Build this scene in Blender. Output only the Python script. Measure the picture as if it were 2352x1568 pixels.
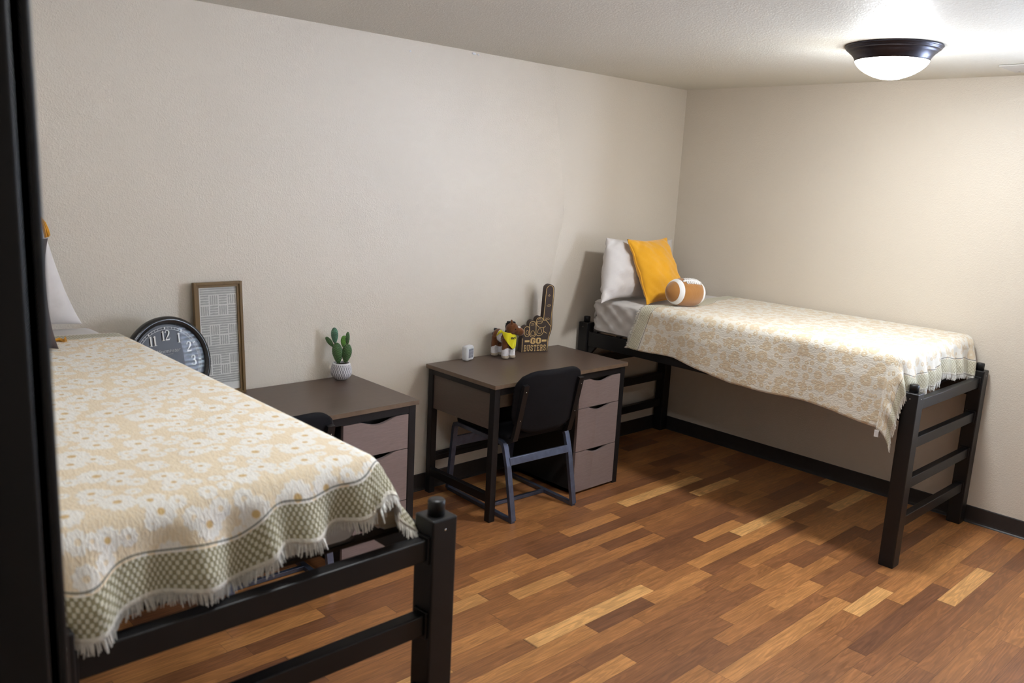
import bpy, bmesh, math, random
from mathutils import Vector, Matrix
random.seed(7)
S = bpy.context.scene
for o in list(bpy.data.objects): bpy.data.objects.remove(o)
PI = math.pi
R = math.radians

# ------------------------------------------------------------------ camera
YAW, PITCH, ROLL, FPX = 0.81007730, -0.1969715, 0.0522761, 1909.06
f = Vector((math.cos(YAW)*math.cos(PITCH), math.sin(YAW)*math.cos(PITCH), math.sin(PITCH)))
rt = Vector((math.sin(YAW), -math.cos(YAW), 0)); up = rt.cross(f)
r2 = rt*math.cos(ROLL)+up*math.sin(ROLL); u2 = -rt*math.sin(ROLL)+up*math.cos(ROLL)
cd = bpy.data.cameras.new('camera'); cam = bpy.data.objects.new('camera', cd); S.collection.objects.link(cam)
cam.matrix_world = Matrix(((r2.x,u2.x,-f.x,-5.03632),(r2.y,u2.y,-f.y,-3.63477),(r2.z,u2.z,-f.z,1.8118),(0,0,0,1)))
cd.sensor_width = 36; cd.lens = FPX/2352*36; cd.clip_start = .02
cd.dof.use_dof = True; cd.dof.focus_distance = 4.6; cd.dof.aperture_fstop = 4.0
S.camera = cam
# ------------------------------------------------------------------ world, light, exposure
w = bpy.data.worlds.new('world'); S.world = w; w.use_nodes = True
w.node_tree.nodes['Background'].inputs[0].default_value = (.55,.65,.85,1)
w.node_tree.nodes['Background'].inputs[1].default_value = .25
S.view_settings.view_transform = 'Standard'; S.view_settings.look = 'None'
S.view_settings.exposure = 0.17; S.view_settings.gamma = 1
LAMP_E = 112.0
H = 2.462; XL = -4.80; YF = -3.98
def area(name, loc, rot, sx, sy, e, col):
    l = bpy.data.lights.new(name, 'AREA'); l.shape = 'RECTANGLE'; l.size = sx; l.size_y = sy; l.energy = e; l.color = col
    o = bpy.data.objects.new(name, l); o.location = loc; o.rotation_euler = rot; S.collection.objects.link(o); return o
area('daylight_outside_window', (1.1, -4.5, 1.6), (R(90),0,R(90)), 4.6, 2.2, 1950, (.66,.79,1.0))

# ------------------------------------------------------------------ helpers
COL = S.collection
def finish(name, bm, mats, parent=None, loc=(0,0,0), rotz=0, smooth=False, recalc=True):
    if recalc: bmesh.ops.recalc_face_normals(bm, faces=bm.faces)
    me = bpy.data.meshes.new(name); bm.to_mesh(me); bm.free()
    if not isinstance(mats,(list,tuple)): mats=[mats]
    for m in mats: me.materials.append(m)
    if smooth:
        for p in me.polygons: p.use_smooth = True
        if smooth != True:
            pass
    o = bpy.data.objects.new(name, me); COL.objects.link(o)
    o.location = loc; o.rotation_euler = (0,0,rotz)
    if parent: o.parent = parent
    return o
def tag(o, label, cat, group=None):
    o['label']=label; o['category']=cat
    if group: o['group']=group
    return o
def thing(name, label, cat, loc=(0,0,0), rotz=0, group=None):
    o = bpy.data.objects.new(name, None); COL.objects.link(o); o.empty_display_size=.05
    o.location=loc; o.rotation_euler=(0,0,rotz); return tag(o,label,cat,group)
def struct(o): o['kind']='structure'; return o
def box(bm, x0,x1,y0,y1,z0,z1, bev=0, seg=2, mi=0, mat=None):
    t = bmesh.new(); bmesh.ops.create_cube(t, size=1)
    for v in t.verts: v.co = Vector(((x0+x1)/2+v.co.x*(x1-x0),(y0+y1)/2+v.co.y*(y1-y0),(z0+z1)/2+v.co.z*(z1-z0)))
    if bev: bmesh.ops.bevel(t, geom=list(t.edges), offset=bev, segments=seg, affect='EDGES', profile=.5)
    join(bm,t,mi,mat)
def join(bm, t, mi=0, mat=None):
    if mat is not None: bmesh.ops.transform(t, matrix=mat, verts=t.verts)
    mp = {}
    for v in t.verts: mp[v]=bm.verts.new(v.co)
    for fc in t.faces:
        try:
            nf = bm.faces.new([mp[v] for v in fc.verts]); nf.material_index = mi if mi>=0 else fc.material_index; nf.smooth = fc.smooth
        except ValueError: pass
    t.free()
def bm_box(*a, **k): bm = bmesh.new(); box(bm,*a,**k); return bm
def lathe(bm, prof, n=48, mi=0, c=(0,0,0), mat=None, smooth=True):
    t = bmesh.new(); rings=[]
    for (r,z) in prof:
        if r<1e-6: rings.append([t.verts.new((c[0],c[1],c[2]+z))])
        else: rings.append([t.verts.new((c[0]+r*math.cos(2*PI*i/n),c[1]+r*math.sin(2*PI*i/n),c[2]+z)) for i in range(n)])
    for a,b in zip(rings,rings[1:]):
        for i in range(n):
            j=(i+1)%n
            if len(a)==1 and len(b)==1: continue
            if len(a)==1: fc=t.faces.new((a[0],b[i],b[j]))
            elif len(b)==1: fc=t.faces.new((a[i],a[j],b[0]))
            else: fc=t.faces.new((a[i],a[j],b[j],b[i]))
            fc.smooth=smooth
    join(bm,t,mi,mat)
def ellips(bm, c, r, rot=None, n=20, m=12, mi=0):
    t=bmesh.new(); bmesh.ops.create_uvsphere(t,u_segments=n,v_segments=m,radius=1)
    for fc in t.faces: fc.smooth=True
    M=Matrix.Translation(c)@((rot.to_4x4()) if rot else Matrix.Identity(4))@Matrix.Diagonal((r[0],r[1],r[2],1))
    join(bm,t,mi,M)
def tube(bm, pts, rad, n=10, mi=0, caps=True, flat=None):
    """swept tube; flat=(w,h) gives a rectangular section"""
    pts=[Vector(p) for p in pts]; rings=[]
    if flat: n=4
    for i,p in enumerate(pts):
        if i==0: d=pts[1]-p
        elif i==len(pts)-1: d=p-pts[i-1]
        else: d=(pts[i+1]-p).normalized()+(p-pts[i-1]).normalized()
        d.normalize()
        a=Vector((1,0,0)) if flat else (Vector((0,0,1)) if abs(d.z)<.9 else Vector((1,0,0)))
        s=d.cross(a); s.normalize(); t=s.cross(d); t.normalize()
        rr=rad[i] if isinstance(rad,(list,tuple)) else rad
        if flat:
            hw,hh=flat[0]/2,flat[1]/2
            # t is along x (width), s perpendicular
            k=1.0
            if 0<i<len(pts)-1:
                d1=(pts[i+1]-p).normalized(); k=1/max(.5,abs(d1.dot(d)))
            ring=[bm.verts.new(p+t*sx*hw+s*sy*hh*k) for sx,sy in ((1,1),(-1,1),(-1,-1),(1,-1))]
        else:
            ring=[bm.verts.new(p+(s*math.cos(2*PI*k/n)+t*math.sin(2*PI*k/n))*rr) for k in range(n)]
        rings.append(ring)
    for a,b in zip(rings,rings[1:]):
        for k in range(n):
            j=(k+1)%n; fc=bm.faces.new((a[k],a[j],b[j],b[k])); fc.material_index=mi; fc.smooth=not flat
    if caps:
        for rg in (rings[0],rings[-1]):
            fc=bm.faces.new(rg); fc.material_index=mi
def prism(bm, poly, y0, y1, mi=0, bev=0):
    """poly in (x,z), extruded from y0 (front) to y1"""
    t=bmesh.new(); a=[t.verts.new((x,y0,z)) for x,z in poly]; b=[t.verts.new((x,y1,z)) for x,z in poly]
    ff=t.faces.new(a); t.faces.new(b[::-1]); n=len(poly)
    for i in range(n): t.faces.new((a[i],b[i],b[(i+1)%n],a[(i+1)%n]))
    bmesh.ops.recalc_face_normals(t,faces=t.faces)
    if bev: bmesh.ops.bevel(t,geom=[e for e in t.edges if abs(e.verts[0].co.y-e.verts[1].co.y)<1e-6],offset=bev,segments=2,affect='EDGES')
    join(bm,t,mi)
def ribbon(bm, pts, w, fn, mi=0, closed=False):
    """flat stroke through 2D pts; fn maps (x,y)->3D"""
    n=len(pts); P=[Vector((p[0],p[1])) for p in pts]; L=[];Rr=[]
    for i in range(n):
        ww=(w[i] if isinstance(w,(list,tuple)) else w)/2
        a=P[(i-1)%n] if (closed or i>0) else None; b=P[(i+1)%n] if (closed or i<n-1) else None
        d1=(P[i]-a).normalized() if a is not None else None; d2=(b-P[i]).normalized() if b is not None else None
        if d1 is None: d1=d2
        if d2 is None: d2=d1
        d=(d1+d2); d=d.normalized() if d.length>1e-6 else d1
        nn=Vector((-d.y,d.x)); k=1/max(.55,nn.dot(Vector((-d1.y,d1.x))))
        L.append(bm.verts.new(fn(P[i].x+nn.x*ww*k,P[i].y+nn.y*ww*k))); Rr.append(bm.verts.new(fn(P[i].x-nn.x*ww*k,P[i].y-nn.y*ww*k)))
    for i in range(n if closed else n-1):
        j=(i+1)%n; fc=bm.faces.new((L[i],Rr[i],Rr[j],L[j])); fc.material_index=mi
def smooth_pts(pts, closed=False, k=4):
    n=len(pts); out=[]
    rng = range(n) if closed else range(n-1)
    g=lambda i: Vector(pts[i%n]) if closed else Vector(pts[max(0,min(n-1,i))])
    for i in rng:
        p0,p1,p2,p3=g(i-1),g(i),g(i+1),g(i+2)
        for s in range(k):
            t=s/k; out.append(.5*((2*p1)+(-p0+p2)*t+(2*p0-5*p1+4*p2-p3)*t*t+(-p0+3*p1-3*p2+p3)*t**3))
    if not closed: out.append(Vector(pts[-1]))
    return [tuple(p) for p in out]
def remesh(bm, voxel, it=6, name='tmp'):
    me=bpy.data.meshes.new(name); bm.to_mesh(me); bm.free()
    o=bpy.data.objects.new(name,me); COL.objects.link(o)
    m=o.modifiers.new('r','REMESH'); m.mode='VOXEL'; m.voxel_size=voxel; m.use_smooth_shade=True
    s=o.modifiers.new('s','SMOOTH'); s.iterations=it; s.factor=.5
    dg=bpy.context.evaluated_depsgraph_get(); ev=o.evaluated_get(dg); me2=bpy.data.meshes.new_from_object(ev)
    bpy.data.objects.remove(o); out=bmesh.new(); out.from_mesh(me2); bpy.data.meshes.remove(me2)
    for fc in out.faces: fc.smooth=True
    return out
def text_bm(s, size, shear=0):
    c=bpy.data.curves.new('t','FONT'); c.body=s; c.size=size; c.shear=shear; c.align_x='CENTER'
    o=bpy.data.objects.new('t',c); COL.objects.link(o); dg=bpy.context.evaluated_depsgraph_get()
    me=bpy.data.meshes.new_from_object(o.evaluated_get(dg)); bpy.data.objects.remove(o); b=bmesh.new(); b.from_mesh(me); bpy.data.meshes.remove(me); return b

# ------------------------------------------------------------------ materials
class N:
    def __init__(s,name):
        s.m=bpy.data.materials.new(name); s.m.use_nodes=True; s.t=s.m.node_tree; s.b=s.t.nodes['Principled BSDF']
    def n(s,t,**k):
        x=s.t.nodes.new('ShaderNode'+t)
        for a,b in k.items():
            if a.startswith('i_'):
                key=a[2:]; key=int(key) if key.isdigit() else key.replace('_',' ')
                x.inputs[key].default_value=b
            else: setattr(x,a,b)
        return x
    def l(s,a,b): s.t.links.new(a,b); return s
    def math(s,op,a,b=None,c=None):
        x=s.n('Math',operation=op)
        for i,v in enumerate((a,b,c)):
            if v is None: continue
            if isinstance(v,(int,float)): x.inputs[i].default_value=v
            else: s.l(v,x.inputs[i])
        return x.outputs[0]
    def mix(s,fac,a,b):
        x=s.n('Mix',data_type='RGBA')
        for i,v in ((0,fac),(6,a),(7,b)):
            if isinstance(v,(int,float)): x.inputs[i].default_value=v
            elif isinstance(v,tuple): x.inputs[i].default_value=(*v,1) if len(v)==3 else v
            else: s.l(v,x.inputs[i])
        return x.outputs[2]
    def ramp(s,fac,stops,interp='LINEAR'):
        x=s.n('ValToRGB'); x.color_ramp.interpolation=interp; e=x.color_ramp.elements
        while len(e)<len(stops): e.new(.5)
        for i,(p,c) in enumerate(stops): e[i].position=p; e[i].color=(*c,1) if isinstance(c,tuple) else (c,c,c,1)
        s.l(fac,x.inputs[0]); return x.outputs[0]
    def base(s,c,rough=.5,metal=0,spec=.5,sheen=0):
        if isinstance(c,tuple): s.b.inputs['Base Color'].default_value=(*c,1)
        else: s.l(c,s.b.inputs['Base Color'])
        if isinstance(rough,(int,float)): s.b.inputs['Roughness'].default_value=rough
        else: s.l(rough,s.b.inputs['Roughness'])
        s.b.inputs['Metallic'].default_value=metal; s.b.inputs['Specular IOR Level'].default_value=spec
        s.b.inputs['Sheen Weight'].default_value=sheen
        return s
    def bump(s,h,strength=.3,dist=.002):
        x=s.n('Bump'); x.inputs['Strength'].default_value=strength; x.inputs['Distance'].default_value=dist
        s.l(h,x.inputs['Height']); s.l(x.outputs[0],s.b.inputs['Normal']); return s
    def obj(s): 
        return s.n('TexCoord').outputs['Object']
    def noise(s,vec,scale,detail=3,rough=.5,dist=0,scl=None):
        if scl:
            mp=s.n('Mapping'); mp.inputs['Scale'].default_value=scl; s.l(vec,mp.inputs[0]); vec=mp.outputs[0]
        x=s.n('TexNoise',i_Scale=scale,i_Detail=detail,i_Roughness=rough,i_Distortion=dist); s.l(vec,x.inputs['Vector']); return x.outputs[0]

def simple(name,c,rough=.5,metal=0,spec=.5,var=.12,nscale=30,bump=0,bs=200,bd=.001,sheen=0):
    m=N(name); v=m.obj(); nz=m.noise(v,nscale)
    dk=tuple(x*(1-var) for x in c); lt=tuple(min(1,x*(1+var)) for x in c)
    m.base(m.ramp(nz,[(.3,dk),(.7,lt)]),rough,metal,spec,sheen)
    if bump: m.bump(m.noise(v,bs,2),bump,bd)
    return m.m

def wall_mat(name,c,rough,knock,spec=.5):
    m=N(name); v=m.obj()
    big=m.noise(v,.9,2); col=m.ramp(big,[(.3,tuple(x*.97 for x in c)),(.7,tuple(x*1.03 for x in c))])
    fine=m.noise(v,150,2,.6,.3); mid=m.noise(v,75,4,.6,.3)
    kn=m.ramp(mid,[(.48,0.0),(.60,1.0)])
    h=m.math('ADD',m.math('MULTIPLY',kn,knock*.30),m.math('MULTIPLY',fine,1.0))
    rr=m.math('SUBTRACT',rough,m.math('MULTIPLY',kn,.17))
    m.base(col,rr,0,spec).bump(h,.5,.0024); return m.m
M_wall=wall_mat('beige_wall_paint',(.665,.597,.507),.48,.8)
M_ceil=wall_mat('ceiling_paint',(.70,.67,.595),.62,1.3,.22)
# floor planks (strips along X)
def floor_mat():
    m=N('wood_strip_floor'); g=m.n('NewGeometry').outputs['Position']; sp=m.n('SeparateXYZ'); m.l(g,sp.inputs[0]); x,y=sp.outputs[0],sp.outputs[1]
    row=m.math('FLOOR',m.math('DIVIDE',m.math('ADD',y,.027),.0785))
    wn=m.n('TexWhiteNoise',noise_dimensions='1D'); m.l(row,wn.inputs['W']); ro=wn.outputs['Value']
    u=m.math('ADD',m.math('DIVIDE',x,.60),m.math('MULTIPLY',ro,9.7))
    u=m.math('ADD',u,m.math('MULTIPLY',m.math('SINE',m.math('ADD',m.math('MULTIPLY',u,2.3),m.math('MULTIPLY',row,1.7))),.33))
    cell=m.math('FLOOR',u)
    cb=m.n('CombineXYZ'); m.l(row,cb.inputs[0]); m.l(cell,cb.inputs[1]); wn2=m.n('TexWhiteNoise',noise_dimensions='3D'); m.l(cb.outputs[0],wn2.inputs['Vector']); rnd=wn2.outputs['Value']
    base=m.ramp(rnd,[(0,(.23,.092,.040)),(.2,(.32,.128,.048)),(.5,(.42,.172,.058)),(.75,(.51,.215,.070)),(.90,(.60,.265,.085)),(.93,(.78,.40,.14)),(1,(.84,.44,.155))])
    # grain
    cc=m.n('CombineXYZ'); m.l(m.math('ADD',m.math('MULTIPLY',x,2.2),m.math('MULTIPLY',rnd,37)),cc.inputs[0]); m.l(m.math('ADD',m.math('MULTIPLY',y,26),m.math('MULTIPLY',rnd,11)),cc.inputs[1])
    fine=m.noise(cc.outputs[0],3.2,6,.65,.12)
    low=m.noise(cc.outputs[0],.55,2,.5,.2)
    rings=m.math('SINE',m.math('MULTIPLY',low,95))
    ringm=m.ramp(rings,[(.0,.50),(.6,1.0)])
    gr=m.ramp(fine,[(.3,.68),(.7,1.13)])
    blot=m.ramp(m.noise(g,7,3,.5,.3,(.5,1,1)),[(.3,.86),(.7,1.08)])
    mul=m.n('Mix',data_type='RGBA',blend_type='MULTIPLY'); mul.inputs[0].default_value=1; m.l(base,mul.inputs[6]); m.l(gr,mul.inputs[7])
    mul2=m.n('Mix',data_type='RGBA',blend_type='MULTIPLY'); mul2.inputs[0].default_value=.34; m.l(mul.outputs[2],mul2.inputs[6]); m.l(ringm,mul2.inputs[7])
    mul3=m.n('Mix',data_type='RGBA',blend_type='MULTIPLY'); mul3.inputs[0].default_value=1; m.l(mul2.outputs[2],mul3.inputs[6]); m.l(blot,mul3.inputs[7])
    # seams
    fy=m.math('FRACT',m.math('DIVIDE',m.math('ADD',y,.027),.0785)); fx=m.math('FRACT',u)
    sy=m.math('LESS_THAN',m.math('ABSOLUTE',m.math('SUBTRACT',fy,.5)),.487); sx=m.math('LESS_THAN',m.math('ABSOLUTE',m.math('SUBTRACT',fx,.5)),.4975)
    seam=m.math('MULTIPLY',sy,sx)
    col=m.mix(m.math('MULTIPLY',m.math('SUBTRACT',1,seam),.45),mul3.outputs[2],(.05,.024,.014))
    m.base(col,m.ramp(fine,[(.3,.36),(.7,.46)]),0,.5).bump(m.math('ADD',fine,m.math('MULTIPLY',seam,.6)),.12,.0006); return m.m
M_floor=floor_mat()
M_base=simple('dark_rubber_baseboard',(.022,.018,.017),.45,bump=.1)
M_bronze=simple('dark_bronze_paint',(.006,.0052,.005),.42,spec=.35,bump=.05,bs=400)
M_bed=simple('black_bed_metal',(.0065,.006,.0066),.42,spec=.4,bump=.12,bs=500,bd=.0005)
M_lampmetal=simple('oiled_bronze',(.055,.053,.068),.34,metal=.85)
def glow(k=1.0):
    m=N('lamp_glass'); m.base((.9,.9,.9),.3); m.b.inputs['Emission Color'].default_value=(.93,.97,1,1); 
    g=m.n('NewGeometry'); sx=m.n('SeparateXYZ'); m.l(g.outputs['Normal'],sx.inputs[0])   # bulbs sit above the bottom of the bowl
    e=m.math('MULTIPLY',m.math('ADD',.50,m.math('MULTIPLY',m.math('MAXIMUM',m.math('MULTIPLY',sx.outputs[2],-1),0),.7)),LAMP_E*k)
    m.l(e,m.b.inputs['Emission Strength']); return m.m
M_glow=glow(); M_glow2=glow(.47)
M_white=simple('white_plastic',(.75,.76,.77),.35,var=.03)
M_plate=simple('painted_plate',(.55,.53,.50),.45,var=.03)
def lam(name,c,stretch):
    m=N(name); v=m.obj(); n1=m.noise(v,6,6,.7,.3,stretch)
    m.base(m.ramp(n1,[(.3,tuple(x*.86 for x in c)),(.7,tuple(x*1.12 for x in c))]),.36,0,.5).bump(n1,.05,.0005); return m.m
M_top=lam('brown_laminate_top',(.100,.066,.050),(2,30,30))
M_edge=simple('laminate_edge',(.15,.10,.065),.45)
M_drawer=lam('taupe_laminate_front',(.235,.178,.168),(3,3,40))
M_panel=lam('brown_laminate_panel',(.095,.066,.053),(3,3,40))
M_deskmetal=simple('black_desk_metal',(.0075,.007,.008),.45,spec=.35,bump=.1,bs=500,bd=.0005)
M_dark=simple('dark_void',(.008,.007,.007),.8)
M_chairfab=simple('black_chair_fabric',(.0050,.0048,.0068),.8,spec=.22,bump=.4,bs=700,bd=.0006)
M_chairmetal=simple('chair_steel_paint',(.13,.152,.225),.42,metal=.75,bump=.08,bs=600,bd=.0004)
M_screw=simple('steel_screw',(.6,.6,.6),.25,metal=1)
def cloth(name,c,bs=900,b=.25,wr=.4,sheen=.2,rough=.85):
    m=N(name); v=m.obj(); wv=m.noise(v,bs,2); wk=m.noise(v,9,3,.55,.8)
    m.base(m.ramp(wk,[(.3,tuple(x*.96 for x in c)),(.7,tuple(min(1,x*1.03) for x in c))]),rough,0,.3,sheen)
    m.bump(m.math('ADD',m.math('MULTIPLY',wv,.08),m.math('MULTIPLY',wk,wr*3)),b,.004); return m.m
M_sheet=cloth('pale_grey_sheet',(.62,.585,.56))
M_pillow=cloth('white_pillowcase',(.66,.62,.60),wr=.5,b=.3)
M_yellow=cloth('mustard_velvet',(.80,.38,.012),b=.4,wr=.5,sheen=.5)
M_brownp=cloth('brown_pillow_cloth',(.055,.038,.036))
M_under=simple('mattress_underside',(.10,.082,.07),.9)
M_fringe=simple('cream_fringe_yarn',(.78,.75,.68),.9,var=.1,nscale=200)

def blanket_mat(name, inv):
    m=N(name)
    uv=m.n('UVMap',uv_map='cloth').outputs[0]; ed=m.n('UVMap',uv_map='edge').outputs[0]
    se=m.n('SeparateXYZ'); m.l(ed,se.inputs[0]); dmin=m.math('MINIMUM',se.outputs[0],se.outputs[1])
    def flowers(scale,R0,off,pn):
        mp=m.n('Mapping'); mp.inputs['Location'].default_value=(off,off*.7,0); m.l(uv,mp.inputs[0])
        mp2=m.n('VectorMath',operation='SCALE'); mp2.inputs[3].default_value=scale; m.l(mp.outputs[0],mp2.inputs[0])
        vo=m.n('TexVoronoi',voronoi_dimensions='2D',i_Scale=1.0,i_Randomness=.8); m.l(mp2.outputs[0],vo.inputs['Vector'])
        df=m.n('VectorMath',operation='SUBTRACT'); m.l(mp2.outputs[0],df.inputs[0]); m.l(vo.outputs['Position'],df.inputs[1])
        s=m.n('SeparateXYZ'); m.l(df.outputs[0],s.inputs[0]); an=m.math('ARCTAN2',s.outputs[1],s.outputs[0])
        sr=m.n('SeparateColor'); m.l(vo.outputs['Color'],sr.inputs[0]); rn=sr.outputs[0]
        Rr=m.math('ADD',R0*.62,m.math('MULTIPLY',rn,R0*.5))
        lobes=m.math('ADD',.93,m.math('MULTIPLY',m.math('COSINE',m.math('MULTIPLY',an,pn)),.065))
        q=m.math('DIVIDE',vo.outputs['Distance'],m.math('MULTIPLY',Rr,lobes))
        pet=m.ramp(q,[(.0,0.0),(.20,0.0),(.30,1.0),(.84,1.0),(1.0,0.0)])
        cen=m.ramp(m.math('DIVIDE',vo.outputs['Distance'],Rr),[(0,1.0),(.17,1.0),(.24,0.0)])
        return pet,cen
    p1,c1=flowers(*((12.0,.47,.0,12) if not inv else (12.5,.40,.0,10))); p2,c2=flowers(*((19,.44,.31,9) if not inv else (23,.36,.31,8)))
    pet=m.math('MAXIMUM',p1,m.math('MULTIPLY',p2,m.math('SUBTRACT',1,m.math('MINIMUM',1,m.math('ADD',c1,0.0)))))
    wob=m.noise(uv,60,2)
    if not inv:
        ground=(.80,.655,.45); petc=(.86,.83,.77); cenc=(.62,.41,.15); bd_=(.285,.25,.145)
    else:
        ground=(.72,.67,.58); petc=(.60,.44,.24); cenc=(.70,.62,.48); bd_=(.50,.46,.33)
    weave=m.ramp(m.noise(uv,240,2,.5,0,(1,.35,1)),[(.38,.0),(.62,1.0)])
    col=m.mix(m.math('MULTIPLY',pet,m.math('ADD',.8 if not inv else .62,m.math('MULTIPLY',weave,.2))),ground,petc)
    col=m.mix(m.math('MULTIPLY',weave,.22),col,(.82,.79,.72))
    col=m.mix(m.math('MULTIPLY',c1,.85),col,cenc)
    # woven border band
    su=m.n('SeparateXYZ'); m.l(uv,su.inputs[0])
    a=m.math('SINE',m.math('MULTIPLY',su.outputs[0],2*PI/.0118)); b=m.math('SINE',m.math('MULTIPLY',dmin,2*PI/.0180))
    chk=m.ramp(m.math('ADD',m.math('MULTIPLY',m.math('MULTIPLY',a,b),.5),.5),[(.50,0.0),(.60,1.0)])
    band=m.mix(chk,bd_,(.66,.63,.50))
    line=m.math('LESS_THAN',m.math('ABSOLUTE',m.math('SUBTRACT',dmin,.085)),.0022)
    inb=m.math('LESS_THAN',dmin,.078); inh=m.math('LESS_THAN',dmin,.010)
    col=m.mix(inb,col,band); col=m.mix(m.math('MULTIPLY',line,.75),col,(.10,.105,.085)); col=m.mix(inh,col,(.74,.70,.6))
    m.base(col,.9,0,.2,.25)
    cr=m.noise(uv,42,4,.6,1.2,(2.4,1,1)); 
    h=m.math('ADD',m.math('MULTIPLY',cr,1.1),m.math('ADD',m.math('MULTIPLY',pet,.12),m.math('MULTIPLY',m.math('MULTIPLY',chk,inb),.7)))
    m.bump(h,.62,.0055); return m.m
M_blanketA=blanket_mat('blanket_white_flowers_on_tan',False)
M_blanketB=blanket_mat('blanket_tan_flowers_on_cream',True)

# ------------------------------------------------------------------ room shell
XB=-6.4
struct(finish('floor', bm_box(XB,.12,YF-.12,.12,-.1,0), M_floor))
struct(finish('ceiling', bm_box(XB,.12,YF-.12,.12,H,H+.1), M_ceil))
WY0,WY1,WZ0,WZ1=-3.70,-2.72,.90,2.08
struct(finish('wall_back', bm_box(XL-.14,.12,0,.12,0,H), M_wall))
bm=bmesh.new(); box(bm,0,.12,WY1,0,0,H); box(bm,0,.12,YF,WY0,0,H); box(bm,0,.12,WY0,WY1,0,WZ0); box(bm,0,.12,WY0,WY1,WZ1,H)
struct(finish('wall_right',bm,M_wall))
# left wall with the doorway the room is seen through
DY0,DY1,DH=-3.66,-2.641,2.1
bm=bmesh.new(); box(bm,XL-.13,XL,DY1,0,0,H); box(bm,XL-.13,XL,YF,DY0,0,H); box(bm,XL-.13,XL,DY0,DY1,DH,H)
struct(finish('wall_left',bm,M_wall))
bm=bmesh.new(); box(bm,XB-.12,XB,YF,.0,0,H); box(bm,XB,XL-.13,-.12,0,0,H)
struct(finish('wall_hall',bm,M_wall))
# front wall and the window in the right wall
struct(finish('wall_front',bm_box(XB,.12,YF-.12,YF,0,H),M_wall))
bm=bmesh.new()
for a in ((WY0,WY0+.05,WZ0,WZ1),(WY1-.05,WY1,WZ0,WZ1),(WY0+.05,WY1-.05,WZ0,WZ0+.05),(WY0+.05,WY1-.05,WZ1-.05,WZ1),(WY0+.05,WY1-.05,(WZ0+WZ1)/2-.02,(WZ0+WZ1)/2+.02)):
    box(bm,.06,.10,a[0],a[1],a[2],a[3])
win=struct(finish('window_1',bm,M_white))
def glass():
    m=N('window_glass'); t=m.n('BsdfTransparent'); g=m.n('BsdfGlossy'); g.inputs['Roughness'].default_value=.02
    mx=m.n('MixShader'); mx.inputs[0].default_value=.06; m.l(t.outputs[0],mx.inputs[1]); m.l(g.outputs[0],mx.inputs[2]); m.l(mx.outputs[0],m.t.nodes['Material Output'].inputs[0]); return m.m
finish('window_pane',bm_box(.079,.083,WY0+.05,WY1-.05,WZ0+.05,WZ1-.05),glass(),win)
t=thing('window_blind','white slatted blind hanging in the window opening','blind',(.03,(WY0+WY1)/2,WZ0)); hw=(WY1-WY0)/2-.001
bm=bmesh.new(); z=.03
while z<WZ1-WZ0-.05:
    box(bm,-.0225,.0225,-hw,hw,-.001,.001,mat=Matrix.Translation((0,0,z))@Matrix.Rotation(R(22),4,'Y')); z+=.045
o=finish('slats',bm,M_white,t); o['kind']='stuff'
finish('head_rail',bm_box(-.022,.022,-hw,hw,WZ1-WZ0-.04,WZ1-WZ0-.001),M_white,t)
# baseboards: cove rubber strip with a small toe
def basebd(name,poly_fn):
    bm=bmesh.new(); poly_fn(bm); return struct(finish(name,bm,M_base))
BH=.0996
prof=[(0,0),(.014,0),(.012,.004),(.0075,.009),(.0055,.018),(.0055,BH-.004),(.0035,BH),(0,BH)]
def strip(bm,x0,y0,x1,y1,nx,ny):
    a=[bm.verts.new((x0+nx*d,y0+ny*d,z)) for d,z in prof]; b=[bm.verts.new((x1+nx*d,y1+ny*d,z)) for d,z in prof]
    n=len(prof)
    for i in range(n): bm.faces.new((a[i],a[(i+1)%n],b[(i+1)%n],b[i]))
    bm.faces.new(a[::-1]); bm.faces.new(b)
basebd('baseboard_back',lambda b: strip(b,XL,0,0,0,0,-1))
basebd('baseboard_right',lambda b: strip(b,0,0,0,YF,-1,0))
basebd('baseboard_front',lambda b: strip(b,0,YF,XL,YF,0,1))
basebd('baseboard_left',lambda b: strip(b,XL,DY1+.06,XL,0,1,0))
# steel door frame (rounded returns and stop)
bm=bmesh.new(); px=XL-.145; qx=XL+.012
for (ya,yb,sg) in ((DY1,DY1+.055,1),(DY0-.055,DY0,-1)):
    yi = DY1 if sg>0 else DY0
    box(bm,px,qx,min(ya,yb),max(ya,yb),0,DH+.055,bev=.006,seg=3)
    ys=(yi-.014,yi+.002) if sg>0 else (yi-.002,yi+.014)
    box(bm,XL-.125,XL-.012,ys[0],ys[1],0,DH,bev=.005,seg=3)
box(bm,px,qx,DY0,DY1,DH,DH+.055,bev=.006,seg=3)
struct(finish('trim_1',bm,M_bronze))
# paint chips at the wall/ceiling joint
bm=bmesh.new()
for (x,z,sx,sz) in ((-1.975,H-.012,.016,.006),(-1.945,H-.014,.006,.004),(-2.4,H-.055,.006,.004)):
    ellips(bm,(x,-.001,z),(sx,.003,sz),n=8,m=6)
finish('paint_chip',bm,M_white,bpy.data.objects['wall_back'])

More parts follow.
